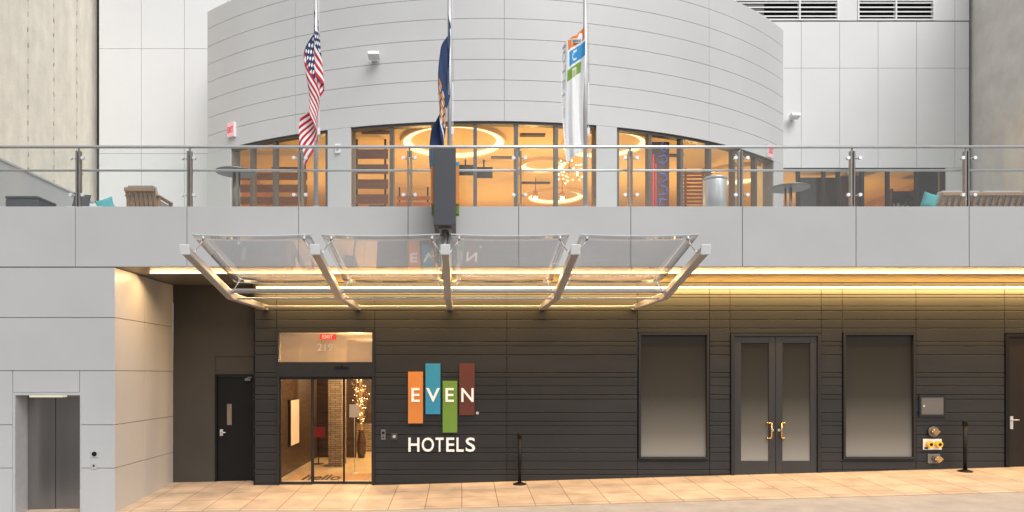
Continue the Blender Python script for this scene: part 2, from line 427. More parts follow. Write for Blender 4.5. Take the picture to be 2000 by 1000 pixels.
b.build('recess_side_wall', 'clad', hotel, bevel=.003)
b = MB(); b.box(XL, EX0-.04, YF+.025, YF+.35, -.9, ZS); b.box(EX1+.03, -5.83, YF+.025, .43, -.9, ZS); b.box(EX0-.04, EX1+.03, YF+.025, YF+.35, EZ+.02, ZS)
b.build('wall_core', 'joint', hotel)
b = MB()
b.box(EX0-.045, EX0, YF-.012, YF+.38, -.7, EZ+.045); b.box(EX1, EX1+.02, YF-.012, YF+.38, -.7, EZ+.045); b.box(EX0, EX1, YF-.012, YF+.38, EZ, EZ+.045)
b.build('lift_frame', 'alu', hotel, bevel=.003)
for a, c in ((EX0, EX0+.48),(EX0+.486, EX1)):
    MB().box(a+.003, c-.003, YF+.33, YF+.36, -.7, EZ).build('lift_door', 'bronze', hotel, bevel=.003)
MB().box(EX0+.2, EX0+.75, YF+.05, YF+.2, EZ-.035, EZ-.002).build('lift_header_light', mk('pale lamp cover', (.7,.68,.62), .4, em=(1,.85,.6), es=.6), hotel)
MB().box(EX0-.5, EX1+.3, YF+.4, YF+.5, -.9, EZ+.3).build('lift_shaft', 'black', hotel)
RY = .43
b = MB(); b.box(-5.81, -4.97, RY, RY+.1, -.5, ZS); b.box(-4.97, -4.0, RY, RY+.1, 2.53, ZS); b.box(-4.19, -4.0, RY, RY+.1, -.5, 2.53)
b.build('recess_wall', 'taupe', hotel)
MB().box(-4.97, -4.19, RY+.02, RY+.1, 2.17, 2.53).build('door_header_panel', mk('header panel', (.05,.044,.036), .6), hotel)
b = MB(); b.box(-4.97,-4.93,RY-.01,RY+.12,-.3,2.17); b.box(-4.23,-4.19,RY-.01,RY+.12,-.3,2.17); b.box(-4.93,-4.23,RY-.01,RY+.12,2.13,2.17)
b.build('service_door_frame', 'black', hotel)
dr = MB().box(-4.928,-4.232,RY+.03,RY+.075,-.1,2.128).build('service_door', 'black', hotel)
tag(dr, 'plain black service door with a narrow vision panel')
MB().box(X(443,14.44),X(452,14.44),RY+.022,RY+.032,Z(830,14.44),Z(789,14.44)).build('vision_panel', mk('vision panel', (.20,.175,.13), .3), dr)
b = MB(); b.box(X(428,14.4),X(434,14.4),RY+.015,RY+.03,.93,1.06); b.cyl((X(431,14.4),RY+.03,1.0),(X(431,14.4),RY-.03,1.0),.012); b.cyl((X(431,14.4),RY-.03,1.0),(X(441,14.4),RY-.03,1.0),.011)
b.build('handle', 'steel', dr)
b = MB(); b.box(-4.36,-4.25,RY-.03,RY+.03,2.04,2.09); b.box(-4.30,-4.21,RY-.07,RY-.02,2.10,2.115); b.build('door_closer', 'post', dr)
MB().box(-4.07,-4.045,.0,RY,-.5,ZS-.002).build('cladding_end', 'slat', hotel)
# entrance
EA, EB = -3.62, -1.70
b = MB()
for a, c in ((EA, EA+.05),(EB-.05, EB)): b.box(a, c, -.02, .16, -.2, 3.03)
b.box(EA+.05, EB-.05, -.02, .16, 2.99, 3.03); b.box(EA+.05, EB-.05, -.022, .2, 2.12, 2.41)
b.build('entrance_frame', 'dframe', hotel, bevel=.004)
tw = MB().pane(EA+.05, EB-.05, .064, 2.41, 2.99).build('transom_window', 'tglass', hotel)
text_mesh('219', 'house_number', 'pletter', tw, X(619,14), X(649,14), Z(685,14), Z(671,14), .055, .006, .005)
MB().cyl((X(668,14),-.03,2.27+.05),(X(668,14),.0,2.27+.05),.025).box(X(655,14),X(681,14),-.05,-.02,2.285,2.315).build('door_sensor', 'black', hotel)
def leaf(name, a, c, y):
    b = MB(); w = .028
    b.box(a,a+w,y,y+.04,.0,2.12); b.box(c-w,c,y,y+.04,.0,2.12); b.box(a+w,c-w,y,y+.04,2.07,2.12); b.box(a+w,c-w,y,y+.04,.0,.06)
    o = b.build(name, 'dframe', hotel, bevel=.003)
    MB().pane(a+w,c-w,y+.02,.06,2.07).build('pane', 'eglass', o); return o
leaf('sidelight', EA+.05, X(609,14), .05)
leaf('sliding_door', X(608,14), X(671,14), .1)
leaf('sliding_door', X(669,14), EB-.05, .1)
b = MB(); b.box(-4.0,-.4,.16,7,-.1,.012); b.build('lobby_floor', 'lobf', hotel)
b = MB(); b.box(-4.0,-.4,.21,7,3.06,3.2); b.build('lobby_ceiling', 'lobc', hotel)
MB().box(-4.1,-3.76,.2,7,0,3.1).build('lobby_wall', 'lobw', hotel)
MB().box(-.4,-.2,.2,7,0,3.1).build('lobby_wall', 'lobt', hotel)
MB().box(-4.1,-.2,6.5,6.7,0,3.1).build('lobby_wall', 'lobw', hotel)
MB().box(-3.76,-2.75,4.6,4.7,0,3.06).build('lobby_partition', 'lobw', hotel)
MB().box(X(641,16.6),X(667,16.6),2.6,3.3,.012,3.06).build('stone_column', 'stone', hotel)
MB().box(X(672,19.5),X(740,19.5),5.9,6.45,.012,.8).build('lobby_counter', 'stone', hotel)
def fixedwin(x0, x1):
    b = MB(); w = .045
    b.box(x0,x0+w,-.025,.1,.51,2.98); b.box(x1-w,x1,-.025,.1,.51,2.98); b.box(x0+w,x1-w,-.025,.1,2.935,2.98); b.box(x0+w,x1-w,-.035,.1,.51,.56)
    o = b.build('window', 'dframe', hotel, bevel=.003)
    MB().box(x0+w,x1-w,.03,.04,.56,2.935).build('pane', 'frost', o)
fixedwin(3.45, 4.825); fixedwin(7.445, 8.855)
b = MB(); b.box(5.25,5.32,-.03,.12,-.2,2.965); b.box(6.94,7.01,-.03,.12,-.2,2.965); b.box(5.32,6.94,-.03,.12,2.91,2.965)
b.build('double_door_frame', 'dframe', hotel, bevel=.003)
for a, c, hx in ((5.324,6.126,6.03),(6.134,6.936,6.225)):
    gzv = gz((a+c)/2, 0)
    b = MB(); w = .13
    b.box(a,a+w,.0,.05,gzv,2.905); b.box(c-w,c,.0,.05,gzv,2.905); b.box(a+w,c-w,.0,.05,2.78,2.905); b.box(a+w,c-w,.0,.05,gzv,.48)
    o = b.build('double_door', mk('dark grey door paint', (.028,.029,.032), .4) if hx < 6.1 else bpy.data.materials['dark grey door paint'], hotel, bevel=.004)
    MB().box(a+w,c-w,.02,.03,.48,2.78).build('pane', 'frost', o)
    b = MB(); zb, zt = Z(856,13.95), Z(826,13.95); s = -1 if hx < 6.1 else 1
    b.cyl((hx,-.05,zb),(hx,-.05,zt),.013)
    for zz in (zb, zt): b.cyl((hx,-.05,zz),(hx+.07*s,-.05,zz),.013); b.cyl((hx+.07*s,-.055,zz),(hx+.07*s,.01,zz),.013)
    b.build('handle', 'brass', o)
    MB().cyl((hx-.03*s,.0,1.08),(hx-.03*s,-.012,1.08),.028).build('lock', 'steel', o)
b = MB(); b.box(10.61,10.68,-.02,.1,0,2.965); b.box(11.5,11.58,-.02,.1,0,2.965); b.box(10.68,11.5,-.02,.1,2.9,2.965); b.build('side_door_frame','black',hotel)
o = MB().box(10.684,11.496,.02,.07,.2,2.895).build('side_door', mk('dark brown door', (.016,.011,.009), .5, spec=.3), hotel)
b = MB(); hx = X(1976,14); b.box(hx-.03,hx+.03,.0,.02,Z(838,14),Z(813,14)); b.cyl((hx,.0,1.28),(hx,-.05,1.28),.012); b.cyl((hx,-.05,1.28),(hx+.11,-.05,1.28),.011); b.build('handle','steel',o)

# ------------------------------------------------------------------ drum
DX, DY, DR = .5, 12.3, 11.0
def thd(px, r=DR):
    k = (px-VX)/F; a = k*k+1; bq = -2*(DX*k+26.3); c = DX*DX+26.3**2-r*r
    d = (-bq-math.sqrt(bq*bq-4*a*c))/(2*a)
    return math.atan2(k*d-DX, 26.3-d), d
TL, TR = thd(405)[0], thd(1530)[0]
ZH, ZD = 7.58, 11.08
b = MB(); n = 8; ph = (ZD-ZH)/n
vj = [TL, thd(577)[0], thd(985)[0], thd(1385)[0], TR]
for i in range(n):
    for a, c in zip(vj, vj[1:]):
        g = .0003
        b.arcbox(a+g, c-g, 10.975, DR, ZH+i*ph+(.005 if i else 0), ZH+(i+1)*ph-.005)
groups = [[450,493,537,588,640],[685,765,846,928,1008,1086,1165],[1205,1268,1330,1385,1432,1475,1512]]
piers = [(405,450),(640,685),(1165,1205),(1512,1530)]
for p, q in piers: b.arcbox(thd(p)[0], thd(q)[0], 10.965, DR, ZT-.03, ZH-.005)
b.build('curved_wall', 'drum', hotel)
b = MB(); b.arcbox(TL+.002, TR-.002, 10.7, 10.976, ZH, ZD-.01)
for p, q in piers: b.arcbox(thd(p)[0]+.001, thd(q)[0]-.001, 10.7, 10.966, ZT-.03, ZH)
b.build('curved_wall_core', 'joint', hotel)
PL = (DX+DR*math.sin(TL), DY-DR*math.cos(TL)); PR = (DX+DR*math.sin(TR), DY-DR*math.cos(TR))
MB().box(PL[0]+.005, PL[0]+.2, PL[1]+.03, YB+.3, ZT-.03, ZD-.01).build('curved_wall_return', 'drum', hotel)
MB().box(PR[0]-.2, PR[0]-.005, PR[1]+.03, YB+.3, ZT-.03, ZD-.01).build('curved_wall_return', 'drum', hotel)
def poly(name, z0, z1, pts, mat):
    b = MB(); a = [b.bm.verts.new((x,y,z0)) for x,y in pts]; c = [b.bm.verts.new((x,y,z1)) for x,y in pts]; n = len(pts)
    b.bm.faces.new(a[::-1]); b.bm.faces.new(c)
    for i in range(n): b.bm.faces.new((a[i],a[(i+1)%n],c[(i+1)%n],c[i]))
    return b.build(name, mat, hotel)
arc = lambda r: [(DX+r*math.sin(TL+.003+(TR-TL-.006)*i/60), DY-r*math.cos(TL+.003+(TR-TL-.006)*i/60)) for i in range(61)]
poly('curved_roof', ZD-.14, ZD-.06, arc(10.93)+[(PR[0]-.03, YB+.2),(PL[0]+.03, YB+.2)], 'terr')
ZCEIL = 7.92
poly('dining_room_ceiling', ZCEIL, ZCEIL+.1, arc(10.72)+[(PR[0]-.2, YB+.25),(13.75, YB+.25),(13.75,11.3),(-6.1,11.3),(PL[0]+.2,YB+.25)], 'room')
MB().box(-6.3, 13.8, 11.1, 11.3, ZT-.03, ZCEIL).build('dining_room_wall', 'roomw', hotel)
MB().box(-6.3,-6.05, YB+.2, 11.1, ZT-.03, ZCEIL).build('dining_room_wall', 'lwood', hotel)
MB().box(13.6,13.8, YB+.26, 11.1, ZT-.03, ZCEIL).build('dining_room_wall', 'roomw', hotel)
MB().box(X(1563,20.6), X(1642,20.6), 6.6, 6.75, ZT-.03, ZCEIL-.1).build('dining_room_partition', 'dwood', hotel)
MB().box(X(1796,20.2), X(1850,20.2), 6.2, 6.35, ZT-.03, ZCEIL).build('dining_room_partition', 'black', hotel)
MB().box(X(1643,20.8), X(1687,20.8), 6.8, 6.95, ZT-.03, ZCEIL).build('dining_room_partition', mk('brown wall panel', (.12,.06,.03), .5, 0, .3, 3), hotel)
for gi, g in enumerate(groups):
    ths = [thd(p, 10.9)[0] for p in g]
    b = MB(); hw = .0036
    for i, t in enumerate(ths): b.arcbox(t-hw, t+hw, 10.8, 10.93, ZT-.03, ZH-.055, step=5)
    b.arcbox(ths[0]-hw, ths[-1]+hw, 10.8, 10.945, ZH-.055, ZH-.002); b.arcbox(ths[0]-hw, ths[-1]+hw, 10.8, 10.945, ZT-.029, ZT+.05)
    w = b.build('window', 'mull', hotel)
    for a, c in zip(ths, ths[1:]):
        MB().arcsheet(a+hw, c-hw, 10.862, ZT+.05, ZH-.055, 2).build('pane', 'glass', w)
dB = 19.5
def panels(xs_, zs_):
    b = MB()
    for a, c in zip(xs_, xs_[1:]):
        for z0, z1 in zip(zs_, zs_[1:]): b.box(a+G, c-G, YB, YB+.03, z0+G, z1-G)
    return b
xl = [XL+.03]+[X(p,dB) for p in (276,360,444)]
panels(xl, [ZT-.03, Z(300,dB), Z(95,dB), 13.6]).build('rear_wall', 'back', hotel)
xr = [PR[0]-.05]+[X(p,dB) for p in (1565,1640,1715,1790,1865)]+[X(1893,dB)]
RWZ = Z(328,dB)
b = panels(xr, [RWZ, Z(133,dB), Z(42,dB)])
LZ0, LZ1 = Z(40,dB), Z(1,dB)
lx = [(X(1412,dB),X(1638,dB)),(X(1675,dB),X(1825,dB))]
b.box(X(1300,dB), lx[0][0]-G, YB, YB+.03, ZD, 13.6)
b.box(lx[0][1]+G, lx[1][0]-G, YB, YB+.03, LZ0, 13.6); b.box(lx[1][1]+G, X(1865,dB)-G, YB, YB+.03, LZ0, 13.6); b.box(X(1865,dB)+G, X(1893,dB), YB, YB+.03, LZ0, 13.6)
for a, c in lx: b.box(a, c, YB, YB+.03, LZ1+.04, 13.6)
b.build('rear_wall', 'back', hotel)
panels([X(444,dB), X(640,dB), X(860,dB), X(1080,dB), X(1300,dB)], [ZD, 13.6]).build('rear_wall', 'back', hotel)
b = MB(); b.box(XL+.03, PL[0]+.1, YB+.029, YB+.28, ZT-.03, 13.6); b.box(PR[0]-.1, X(1893,dB), YB+.1, YB+.28, LZ0-.05, 13.6); b.box(PR[0]-.1, X(1893,dB), YB+.029, YB+.28, RWZ, LZ0-.05); b.box(PL[0]+.1, PR[0]-.1, YB+.029, YB+.28, ZD-.05, 13.6)
b.box(X(1845,dB), X(1893,dB), YB+.02, YB+.28, ZT-.03, RWZ)
b.build('rear_wall_core', 'joint', hotel)
MB().box(XL-.2, XL+.03, YB+.2, YB+.28, ZT-.03, 14).build('expansion_slot', 'slot', hotel)
MB().box(X(1893,dB), XR+.3, YB+.2, YB+.28, ZT-.03, 14).build('expansion_slot', 'slot', hotel)
MB().box(X(1847,dB), X(1893,dB), YB, YB+.019, ZT-.03, RWZ-G).build('rear_wall', 'back', hotel)
for a, c in lx:
    m_ = (a+c)/2 if a > X(1600,dB) else X(1562,dB)
    b = MB(); w = .04
    for xx in (a, c-w, m_-w/2): b.box(xx, xx+w, YB-.02, YB+.09, LZ0, LZ1+.03)
    b.box(a+w, c-w, YB-.018, YB+.09, LZ0, LZ0+.04); b.box(a+w, c-w, YB-.018, YB+.09, LZ1-.01, LZ1+.03)
    o = b.build('louvre', 'white', hotel)
    b = MB()
    for k in range(4):
        zz = LZ0+.1+k*(LZ1-LZ0-.06)/4
        b.hexa([(a+w,YB,zz),(c-w,YB,zz),(c-w,YB+.08,zz+.05),(a+w,YB+.08,zz+.05),(a+w,YB,zz+.03),(c-w,YB,zz+.03),(c-w,YB+.08,zz+.08),(a+w,YB+.08,zz+.08)])
    b.build('slats', 'white', o)
    MB().box(a+.01, c-.01, YB+.091, YB+.099, LZ0+.01, LZ1).build('backing', 'black', o)
ml = [PR[0]-.02]+[X(p,dB) for p in (1560,1610,1638,1685,1735,1792,1843)]
b = MB()
for t in ml: b.box(t-.04, t+.04, YB+.0, YB+.1, ZT-.03, RWZ-.06)
b.box(ml[0]-.035, ml[-1]+.035, YB-.01, YB+.1, RWZ-.06, RWZ-.005)
w = b.build('window', 'dframe', hotel)
for a, c in zip(ml, ml[1:]): MB().pane(a+.04, c-.04, YB+.05, ZT-.03, RWZ-.06).build('pane', 'glass', w)
b = MB(); b.box(XL+.02, -9.6, -1.75, YB-.02, ZT-.03, 6.62); b.box(XL+.01, -9.57, -1.76, YB-.01, 6.62, 6.66); b.build('terrace_parapet', 'clad', hotel)
o = MB().box(-10.6, -10.03, -3, 9, -1, 13.6).build('concrete_wall', 'bconc', origin=(-10.03,0,0)); tag(o, 'tall board marked concrete wall of the neighbouring plot beside the left end of the terrace', 'wall')
o = MB().box(X(1899,dB), 14.6, -3, 9, -1, 13.6).build('rendered_wall', 'rconc', origin=(13.87,0,0)); tag(o, 'tall mottled beige rendered wall beside the right end of the terrace', 'wall')

# ------------------------------------------------------------------ light strip + lamps
o = thing('light_strip', 'long warm glowing light strip at the top of the dark ribbed wall', 'light', (4.9,-.06,3.83))
MB().box(-4.0,13.7,-.05,-.0,3.838,3.844).build('channel','dframe',o)
MB().box(-4.0,13.7,-.045,-.01,3.845,3.88).build('lamp','led',o)
def area(x0,x1,y,z,sy,e,rx,c):
    L = bpy.data.lights.new('soffit_area_lamp','AREA'); L.shape='RECTANGLE'; L.size=x1-x0; L.size_y=sy; L.energy=e; L.color=c
    lo = bpy.data.objects.new('soffit_area_lamp',L); COL.objects.link(lo); lo.location=((x0+x1)/2,y,z); lo.rotation_euler=(rx,0,0)
area(-4.0,13.7,-.24,3.86,.06,560,R(58),(1,.60,.20))
area(-5.6,13.7,-1.10,3.93,.10,490,R(-26),(1,.63,.30))  # unseen lamp added under the soffit for pavement glow, apart from the strip
def pl(x,y,z,e,c=(1,.61,.22),r=.15):
    L = bpy.data.lights.new('room_lamp','POINT'); L.energy=e; L.color=c; L.shadow_soft_size=r
    lo = bpy.data.objects.new('room_lamp',L); COL.objects.link(lo); lo.location=(x,y,z)
for x,y in ((-3.8,7),(-1,4.6),(1.8,4.2),(4.2,6.5),(6.8,7),(1,9),(11.2,8.2)): pl(x,y,6.1,118)
pl(-2.3,1.6,2.7,150,(1,.70,.35)); pl(-2.0,4.6,2.5,230,(1,.70,.34))

# ------------------------------------------------------------------ canopy
SP = 1.8; CX = -.23
can = thing('entrance_canopy', 'grey steel entrance canopy with five bent arms carrying four tilted glass panels', 'canopy', (CX,0,3.38))
axs = [CX+SP*(i-2) for i in range(5)]
for ax in axs:
    prof = [(0,3.42),(-2.14,3.41),(-4.07,3.835),(-4.10,3.955),(-2.12,3.53),(0,3.52)]
    o = MB().prism(prof, ax-.058, ax+.058).build('arm', 'arm', can, bevel=.018)
    MB().prism([(-4.072,3.825),(-4.09,3.825),(-4.125,3.965),(-4.105,3.965)], ax-.068, ax+.068).build('end_cap', 'white', o, bevel=.012)
for (y, z, r, nm) in ((-2.14,3.55,.038,'crossbar'),(-.28,3.46,.03,'crossbar'),(-1.9,3.45,.018,'crossbar')):
    MB().cyl((axs[0],y,z),(axs[-1],y,z),r,seg=12).build(nm,'arm',can)
def gzc(t, s):
    y = -2.1-1.95*t; z = 3.70+.42*t+.03*(t*t-t)-.022*(1-s*s)
    return y, z
M['gedge'] = mk('glass edge', (.62,.66,.67), .3)
for a, c in zip(axs, axs[1:]):
    b = MB(); N=10; x0, x1 = a+.075, c-.075
    gT = [[None]*(N+1) for _ in range(N+1)]; gB = [[None]*(N+1) for _ in range(N+1)]
    for i in range(N+1):
        for j in range(N+1):
            s = -1+2*i/N; y,z = gzc(j/N, s); xx = (x0+x1)/2+s*(x1-x0)/2
            gT[i][j] = b.bm.verts.new((xx,y,z+.006)); gB[i][j] = b.bm.verts.new((xx,y,z-.006))
    for i in range(N):
        for j in range(N):
            for g in (gT, gB):
                f = b.bm.faces.new((g[i][j],g[i+1][j],g[i+1][j+1],g[i][j+1])); f.smooth = True; f.material_index = 0
    for i in range(N):
        for j in (0,N):
            f = b.bm.faces.new((gT[i][j],gT[i+1][j],gB[i+1][j],gB[i][j])); f.material_index = 1
            f = b.bm.faces.new((gT[j][i],gT[j][i+1],gB[j][i+1],gB[j][i])); f.material_index = 1
    o = b.build('glass_panel', ['cglass','gedge'], can)
    for sx_, ax in ((-.86,a),(.86,c)):
        for t in (.08,.93):
            y,z = gzc(t, sx_); xx = (x0+x1)/2+sx_*(x1-x0)/2; dirx = 1 if ax == a else -1
            za = 3.48+max(0,(-y-2.12))/1.95*.43
            b = MB(); b.path([(ax+dirx*.05,y,za),(ax+dirx*.09,y,za+.04),(xx,y,z-.02)],.009,6); b.cyl((xx,y,z-.022),(xx,y,z+.02),.022,seg=10)
            b.build('clamp','steel',o)

# ------------------------------------------------------------------ blade sign
bx0, bx1 = -.263-.17, -.263+.17
bs = thing('blade_sign', 'tall dark grey projecting sign box with coloured bars on its sides above the canopy', 'sign', (-.263,-2.55,3.72))
MB().box(bx0,bx1,-3.0,-2.1,4.46,5.65).build('sign_box','dgrey',bs,bevel=.008)
MB().box(bx0+.1,bx1-.1,-2.1,-1.99,4.7,4.9).build('bracket','dgrey',bs)
for sx_, s in ((bx0,-1),(bx1,1)):
    for k,(m,z0,z1) in enumerate((('orange',4.82,5.40),('blue',4.95,5.52),('green',4.74,5.3),('brown',4.95,5.52))):
        ya = -2.88+.18*k
        xa, xb = sorted((sx_+s*.001, sx_+s*.05))
        MB().box(xa,xb,ya,ya+.15,z0,z1).build('coloured_bar',m,bs)
b = MB(); b.cyl((-.275,-2.75,3.66),(-.275,-2.75,4.46),.04); b.cyl((-.235,-2.55,3.6),(-.235,-2.55,4.46),.03); b.box(-.36,-.16,-2.85,-2.45,4.43,4.459); b.build('post','post',bs)

# ------------------------------------------------------------------ wall sign
ws = thing('wall_sign', 'four staggered coloured panels with white lettering on the dark ribbed wall', 'sign', (-.4,-.02,.6))
d0 = 13.95
for m,xa,xb,ya,yb,ch,la,lb in (('orange',797,826,726,827,'E',803.5,820),('blue',831,860,710,809,'V',832.5,859),('green',864.5,893,744,845,'E',870,886.5),('brown',897,927,710,811,'N',901,925)):
    o = MB().box(X(xa,d0),X(xb,d0),-.045,-.002,Z(yb,d0),Z(ya,d0)).build('coloured_panel',m,ws,bevel=.003)
    text_mesh(ch,'letter','letter',o,X(la,d0),X(lb,d0),Z(785,d0),Z(758,d0),-.046,.012,.012)
hx = [797.5,819,823.5,847.5,850.5,866.5,871.5,887.5,891.5,905.5,909.5,928]
for i,ch in enumerate('HOTELS'):
    text_mesh(ch,'letter','letter',ws,X(hx[2*i],d0),X(hx[2*i+1],d0),Z(882.5,d0),Z(855,d0),-.002,.03,.012)
b = MB(); b.torus((0,0,0),.022,.004,.005,20)
for v in b.bm.verts: v.co = Vector((v.co.x+X(932.5,d0), -.004-v.co.z, v.co.y+Z(807,d0)))
b.build('registered_ring','letter',ws)
text_mesh('R','registered_letter','letter',ws,X(931.6,d0),X(933.6,d0),Z(808.3,d0),Z(805.6,d0),-.004,.005)

# ------------------------------------------------------------------ railing
RYY = -1.93; dr_ = 12.07
rail = thing('terrace_railing', 'glass and steel railing along the front edge of the terrace', 'railing', (1,RYY,ZT))
rp = [X(p,dr_) for p in (-281,-64,153,370,587,800,1014,1231,1446,1665,1888,2105,2320)]
for i,x in enumerate(rp):
    b = MB(); b.box(x-.04,x-.012,RYY-.02,RYY+.05,ZT-.06,5.93); b.box(x+.012,x+.04,RYY-.02,RYY+.05,ZT-.06,5.93); b.box(x-.055,x+.055,RYY-.02,RYY+.07,ZT-.05,ZT+.012); b.box(x-.013,x+.013,RYY-.0,RYY+.03,5.84,5.93); b.cyl((x,RYY+.015,5.86),(x,RYY+.015,5.99),.016)
    o = b.build('post','post',rail,bevel=.003)
    for zz in (5.18,5.80):
        for s in (-1,1):
            b = MB(); b.cyl((x+s*.03,RYY+.015,zz),(x+s*.10,RYY-.045,zz),.012,seg=8); b.cyl((x+s*.10,RYY-.07,zz),(x+s*.10,RYY-.03,zz),.030,seg=14)
            b.build('clamp','steel',o)
    b = MB(); b.path([(x,RYY+.05,5.56),(x,RYY+.13,5.58),(x,RYY+.13,5.63)],.012,8); b.build('bracket','steel',o)
for a,c in zip(rp,rp[1:]):
    MB().box(a+.035,c-.035,RYY-.052,RYY-.042,ZT-.02,5.97).build('glass_panel','rglass',rail)
MB().cyl((rp[0],RYY+.0,6.0),(rp[-1],RYY,6.0),.026,seg=16).build('top_rail','steel',rail)
MB().cyl((rp[0],RYY+.13,5.64),(rp[-1],RYY+.13,5.64),.019,seg=14).build('hand_rail','steel',rail)

# ------------------------------------------------------------------ flags
PY = -1.62; dP = 14+PY
def pole(px, label):
    x = X(px,dP)
    t = thing('flagpole', label, 'flagpole', (x,PY,ZT-.03), 'flagpoles on the terrace edge')
    b = MB(); b.cyl((x,PY,ZT),(x,PY,9.7),.040,.034,16); b.ball((x,PY,9.76),.07); b.build('pole','alu',t)
    MB().lathe((x,PY,ZT-.029),[(.12,0),(.12,.02),(.07,.04),(.06,.12),(.045,.12)],18).build('base','alu',t)
    b = MB(); b.path([(x+.055,PY-.02,5.9),(x+.06,PY-.02,7.2),(x+.05,PY-.02,9.6)],.006,6); b.box(x+.03,x+.075,PY-.035,PY,6.3,6.42); b.box(x+.045,x+.065,PY-.03,PY-.012,6.95,7.2); b.build('halyard','fwhite',t)
    return x
xA = pole(617,'leftmost flagpole, carrying the red and white striped flag'); xB = pole(878,'middle flagpole, rising behind the dark projecting sign'); xC = pole(1143,'rightmost flagpole, carrying the white flag')
def flag(label, x0, zt, hoist, fly, cls, mats, side=-1, phi=64, seed=0, comp=.42, pitch=.25, amp=.07, off=0, offu=0, nu=104, nv=150, hang=0):
    b = MB(); cp, sp = math.cos(R(phi)), math.sin(R(phi)); g=[]
    for i in range(nu+1):
        row=[]
        for j in range(nv+1):
            u, v = i/nu, j/nv
            e = min(1,v*(14 if hang else 6)); e = e*e*(3-2*e)
            if hang:   # hoist edge bunched: cloth hangs from its top corner, fly pointing down
                drop = u*hoist*(.42-.10*e)+v*fly
                xx = x0+side*(.015+e*hang*u*(1-.2*v)+.05*v*math.sin(3*v))+.012*math.sin(9*u+5*v)*e
                yy = PY-.06-.028*math.sin(9*u+2.4*v+seed)*e-.008*math.sin(23*u+seed)*e
                zz = zt-drop
            else:
                xp = v*fly*cp; drop = u*hoist*(1-.06*v)+v*fly*sp
                ph = 2*math.pi*xp/pitch+.9*math.sin(drop*2.1+seed)+seed*.7
                am = amp*min(1,v*5)*(1+.25*math.sin(3*u+seed))
                xx = x0+side*(.02+comp*xp)+am*math.sin(ph)+(off+offu*u)*e+.02*math.sin(drop*4.1+seed)*e
                yy = PY-.05-am*.9*math.cos(ph*1.0+.4)-.06*min(1,v*4)+.015*math.sin(9*u+6*v)
                zz = zt-drop+.012*math.sin(ph*.5+u*5)
            row.append(b.bm.verts.new((xx,yy,zz)))
        g.append(row)
    for i in range(nu):
        for j in range(nv):
            f = b.bm.faces.new((g[i][j],g[i+1][j],g[i+1][j+1],g[i][j+1])); f.smooth=True; f.material_index = cls((i+.5)/nu,(j+.5)/nv)
    o = b.build('flag', mats, origin=(x0,PY,zt), recalc=False)
    return tag(o, label, 'flag', 'flags on the terrace flagpoles')
def usf(u,v):
    if u < 7/13 and v < .4:
        r, c = u/(7/13)*10, v/.4*12
        ri, ci = round(r), round(c)
        if 1<=ri<=9 and 1<=ci<=11 and (ri+ci)%2==0 and (r-ri)**2+(c-ci)**2 < .2: return 1
        return 2
    return 0 if int(u*13)%2==0 else 1
def nyf(u,v):
    a = ((u-.5)/.27)**2+((v-.5)/.17)**2
    if a < 1:
        q = math.sin(u*41)*math.sin(v*37)
        return 1 if q > .05 else (2 if q < -.6 else 0)
    if .76<u<.83 and .3<v<.7: return 2
    return 0
GL = {'E':["11111","10000","10000","11110","10000","10000","11111"],'V':["10001","10001","10001","10001","01010","01010","00100"],'N':["10001","11001","11001","10101","10011","10011","10001"],
'H':["10001","10001","10001","11111","10001","10001","10001"],'O':["01110","10001","10001","10001","10001","10001","01110"],'T':["11111","00100","00100","00100","00100","00100","00100"],'L':["10000","10000","10000","10000","10000","10000","11111"],'S':["01111","10000","10000","01110","00001","00001","11110"]}
def glyph(ch, a, b_):
    if 0<=a<1 and 0<=b_<1: return GL[ch][int(b_*7)][int(a*5)]=='1'
    return False
def hof(u,v):
    for k,(ch,u0,u1) in enumerate((('E',.06,.78),('V',.0,.72),('E',.14,.80))):
        v0 = .03+k*.135; v1 = v0+(.118 if k<2 else .085)
        if glyph(ch,(v-v0-.018)/.08,(u-.32)/.24): return 0
        if v0<v<v1 and u0<u<u1: return 1+k
    for k,ch in enumerate('HOTELS'):
        if glyph(ch,(v-.02-k*.11)/.085,(u-.86)/.12): return 4
    return 0
flag('striped red and white flag with starred navy canton hanging on the leftmost pole', xA, 8.44, 1.05, 1.95, usf, ['fred','fwhite','fnavy'], phi=73, seed=2.2, comp=.36, pitch=.40, amp=.125, off=.10, offu=.02)
flag('dark blue flag with a gold emblem hanging on the middle pole', xB, 8.38, 1.05, 2.2, nyf, ['fblue','gold','fwhite'], phi=73, seed=.4, comp=.40, pitch=.34, amp=.075, off=.03)
flag('white flag with orange, blue and green bars hanging on the rightmost pole', xC, 8.26, .85, 2.2, hof, ['fwhite','forange','fsky','fgreen','fgrey'], seed=1.2, hang=.40)

# ------------------------------------------------------------------ terrace furniture
TZ = ZT-.03
def rtable(px, d, topz, r, label):
    x, y = X(px,d), d-14
    t = thing('terrace_table', label, 'table', (x,y,TZ))
    MB().lathe((x,y,topz-.03),[(r-.02,0),(r,.008),(r,.025),(r-.015,.03)],36).build('tabletop','post',t)
    b = MB()
    for k in range(3):
        a = k*2.09+.5; b.cyl((x+.06*math.cos(a),y+.06*math.sin(a),TZ+.02),(x+.06*math.cos(a),y+.06*math.sin(a),topz-.03),.018)
    b.build('column','post',t)
    MB().lathe((x,y,TZ),[(.24,0),(.24,.015),(.08,.03)],28).build('base','post',t)
rtable(461,13,Z(335,13),.36,'tall round metal bar table on the left of the terrace')
rtable(1541,13.4,Z(366,13.4),.36,'low round metal table on the right of the terrace')
x,y = X(1396,12.8),-1.2
t = thing('waste_bin','round stainless steel waste bin standing on the terrace','bin',(x,y,TZ))
MB().lathe((x,y,TZ),[(.19,0),(.205,.02),(.205,.66),(.2,.68)],32).build('body','steel',t)
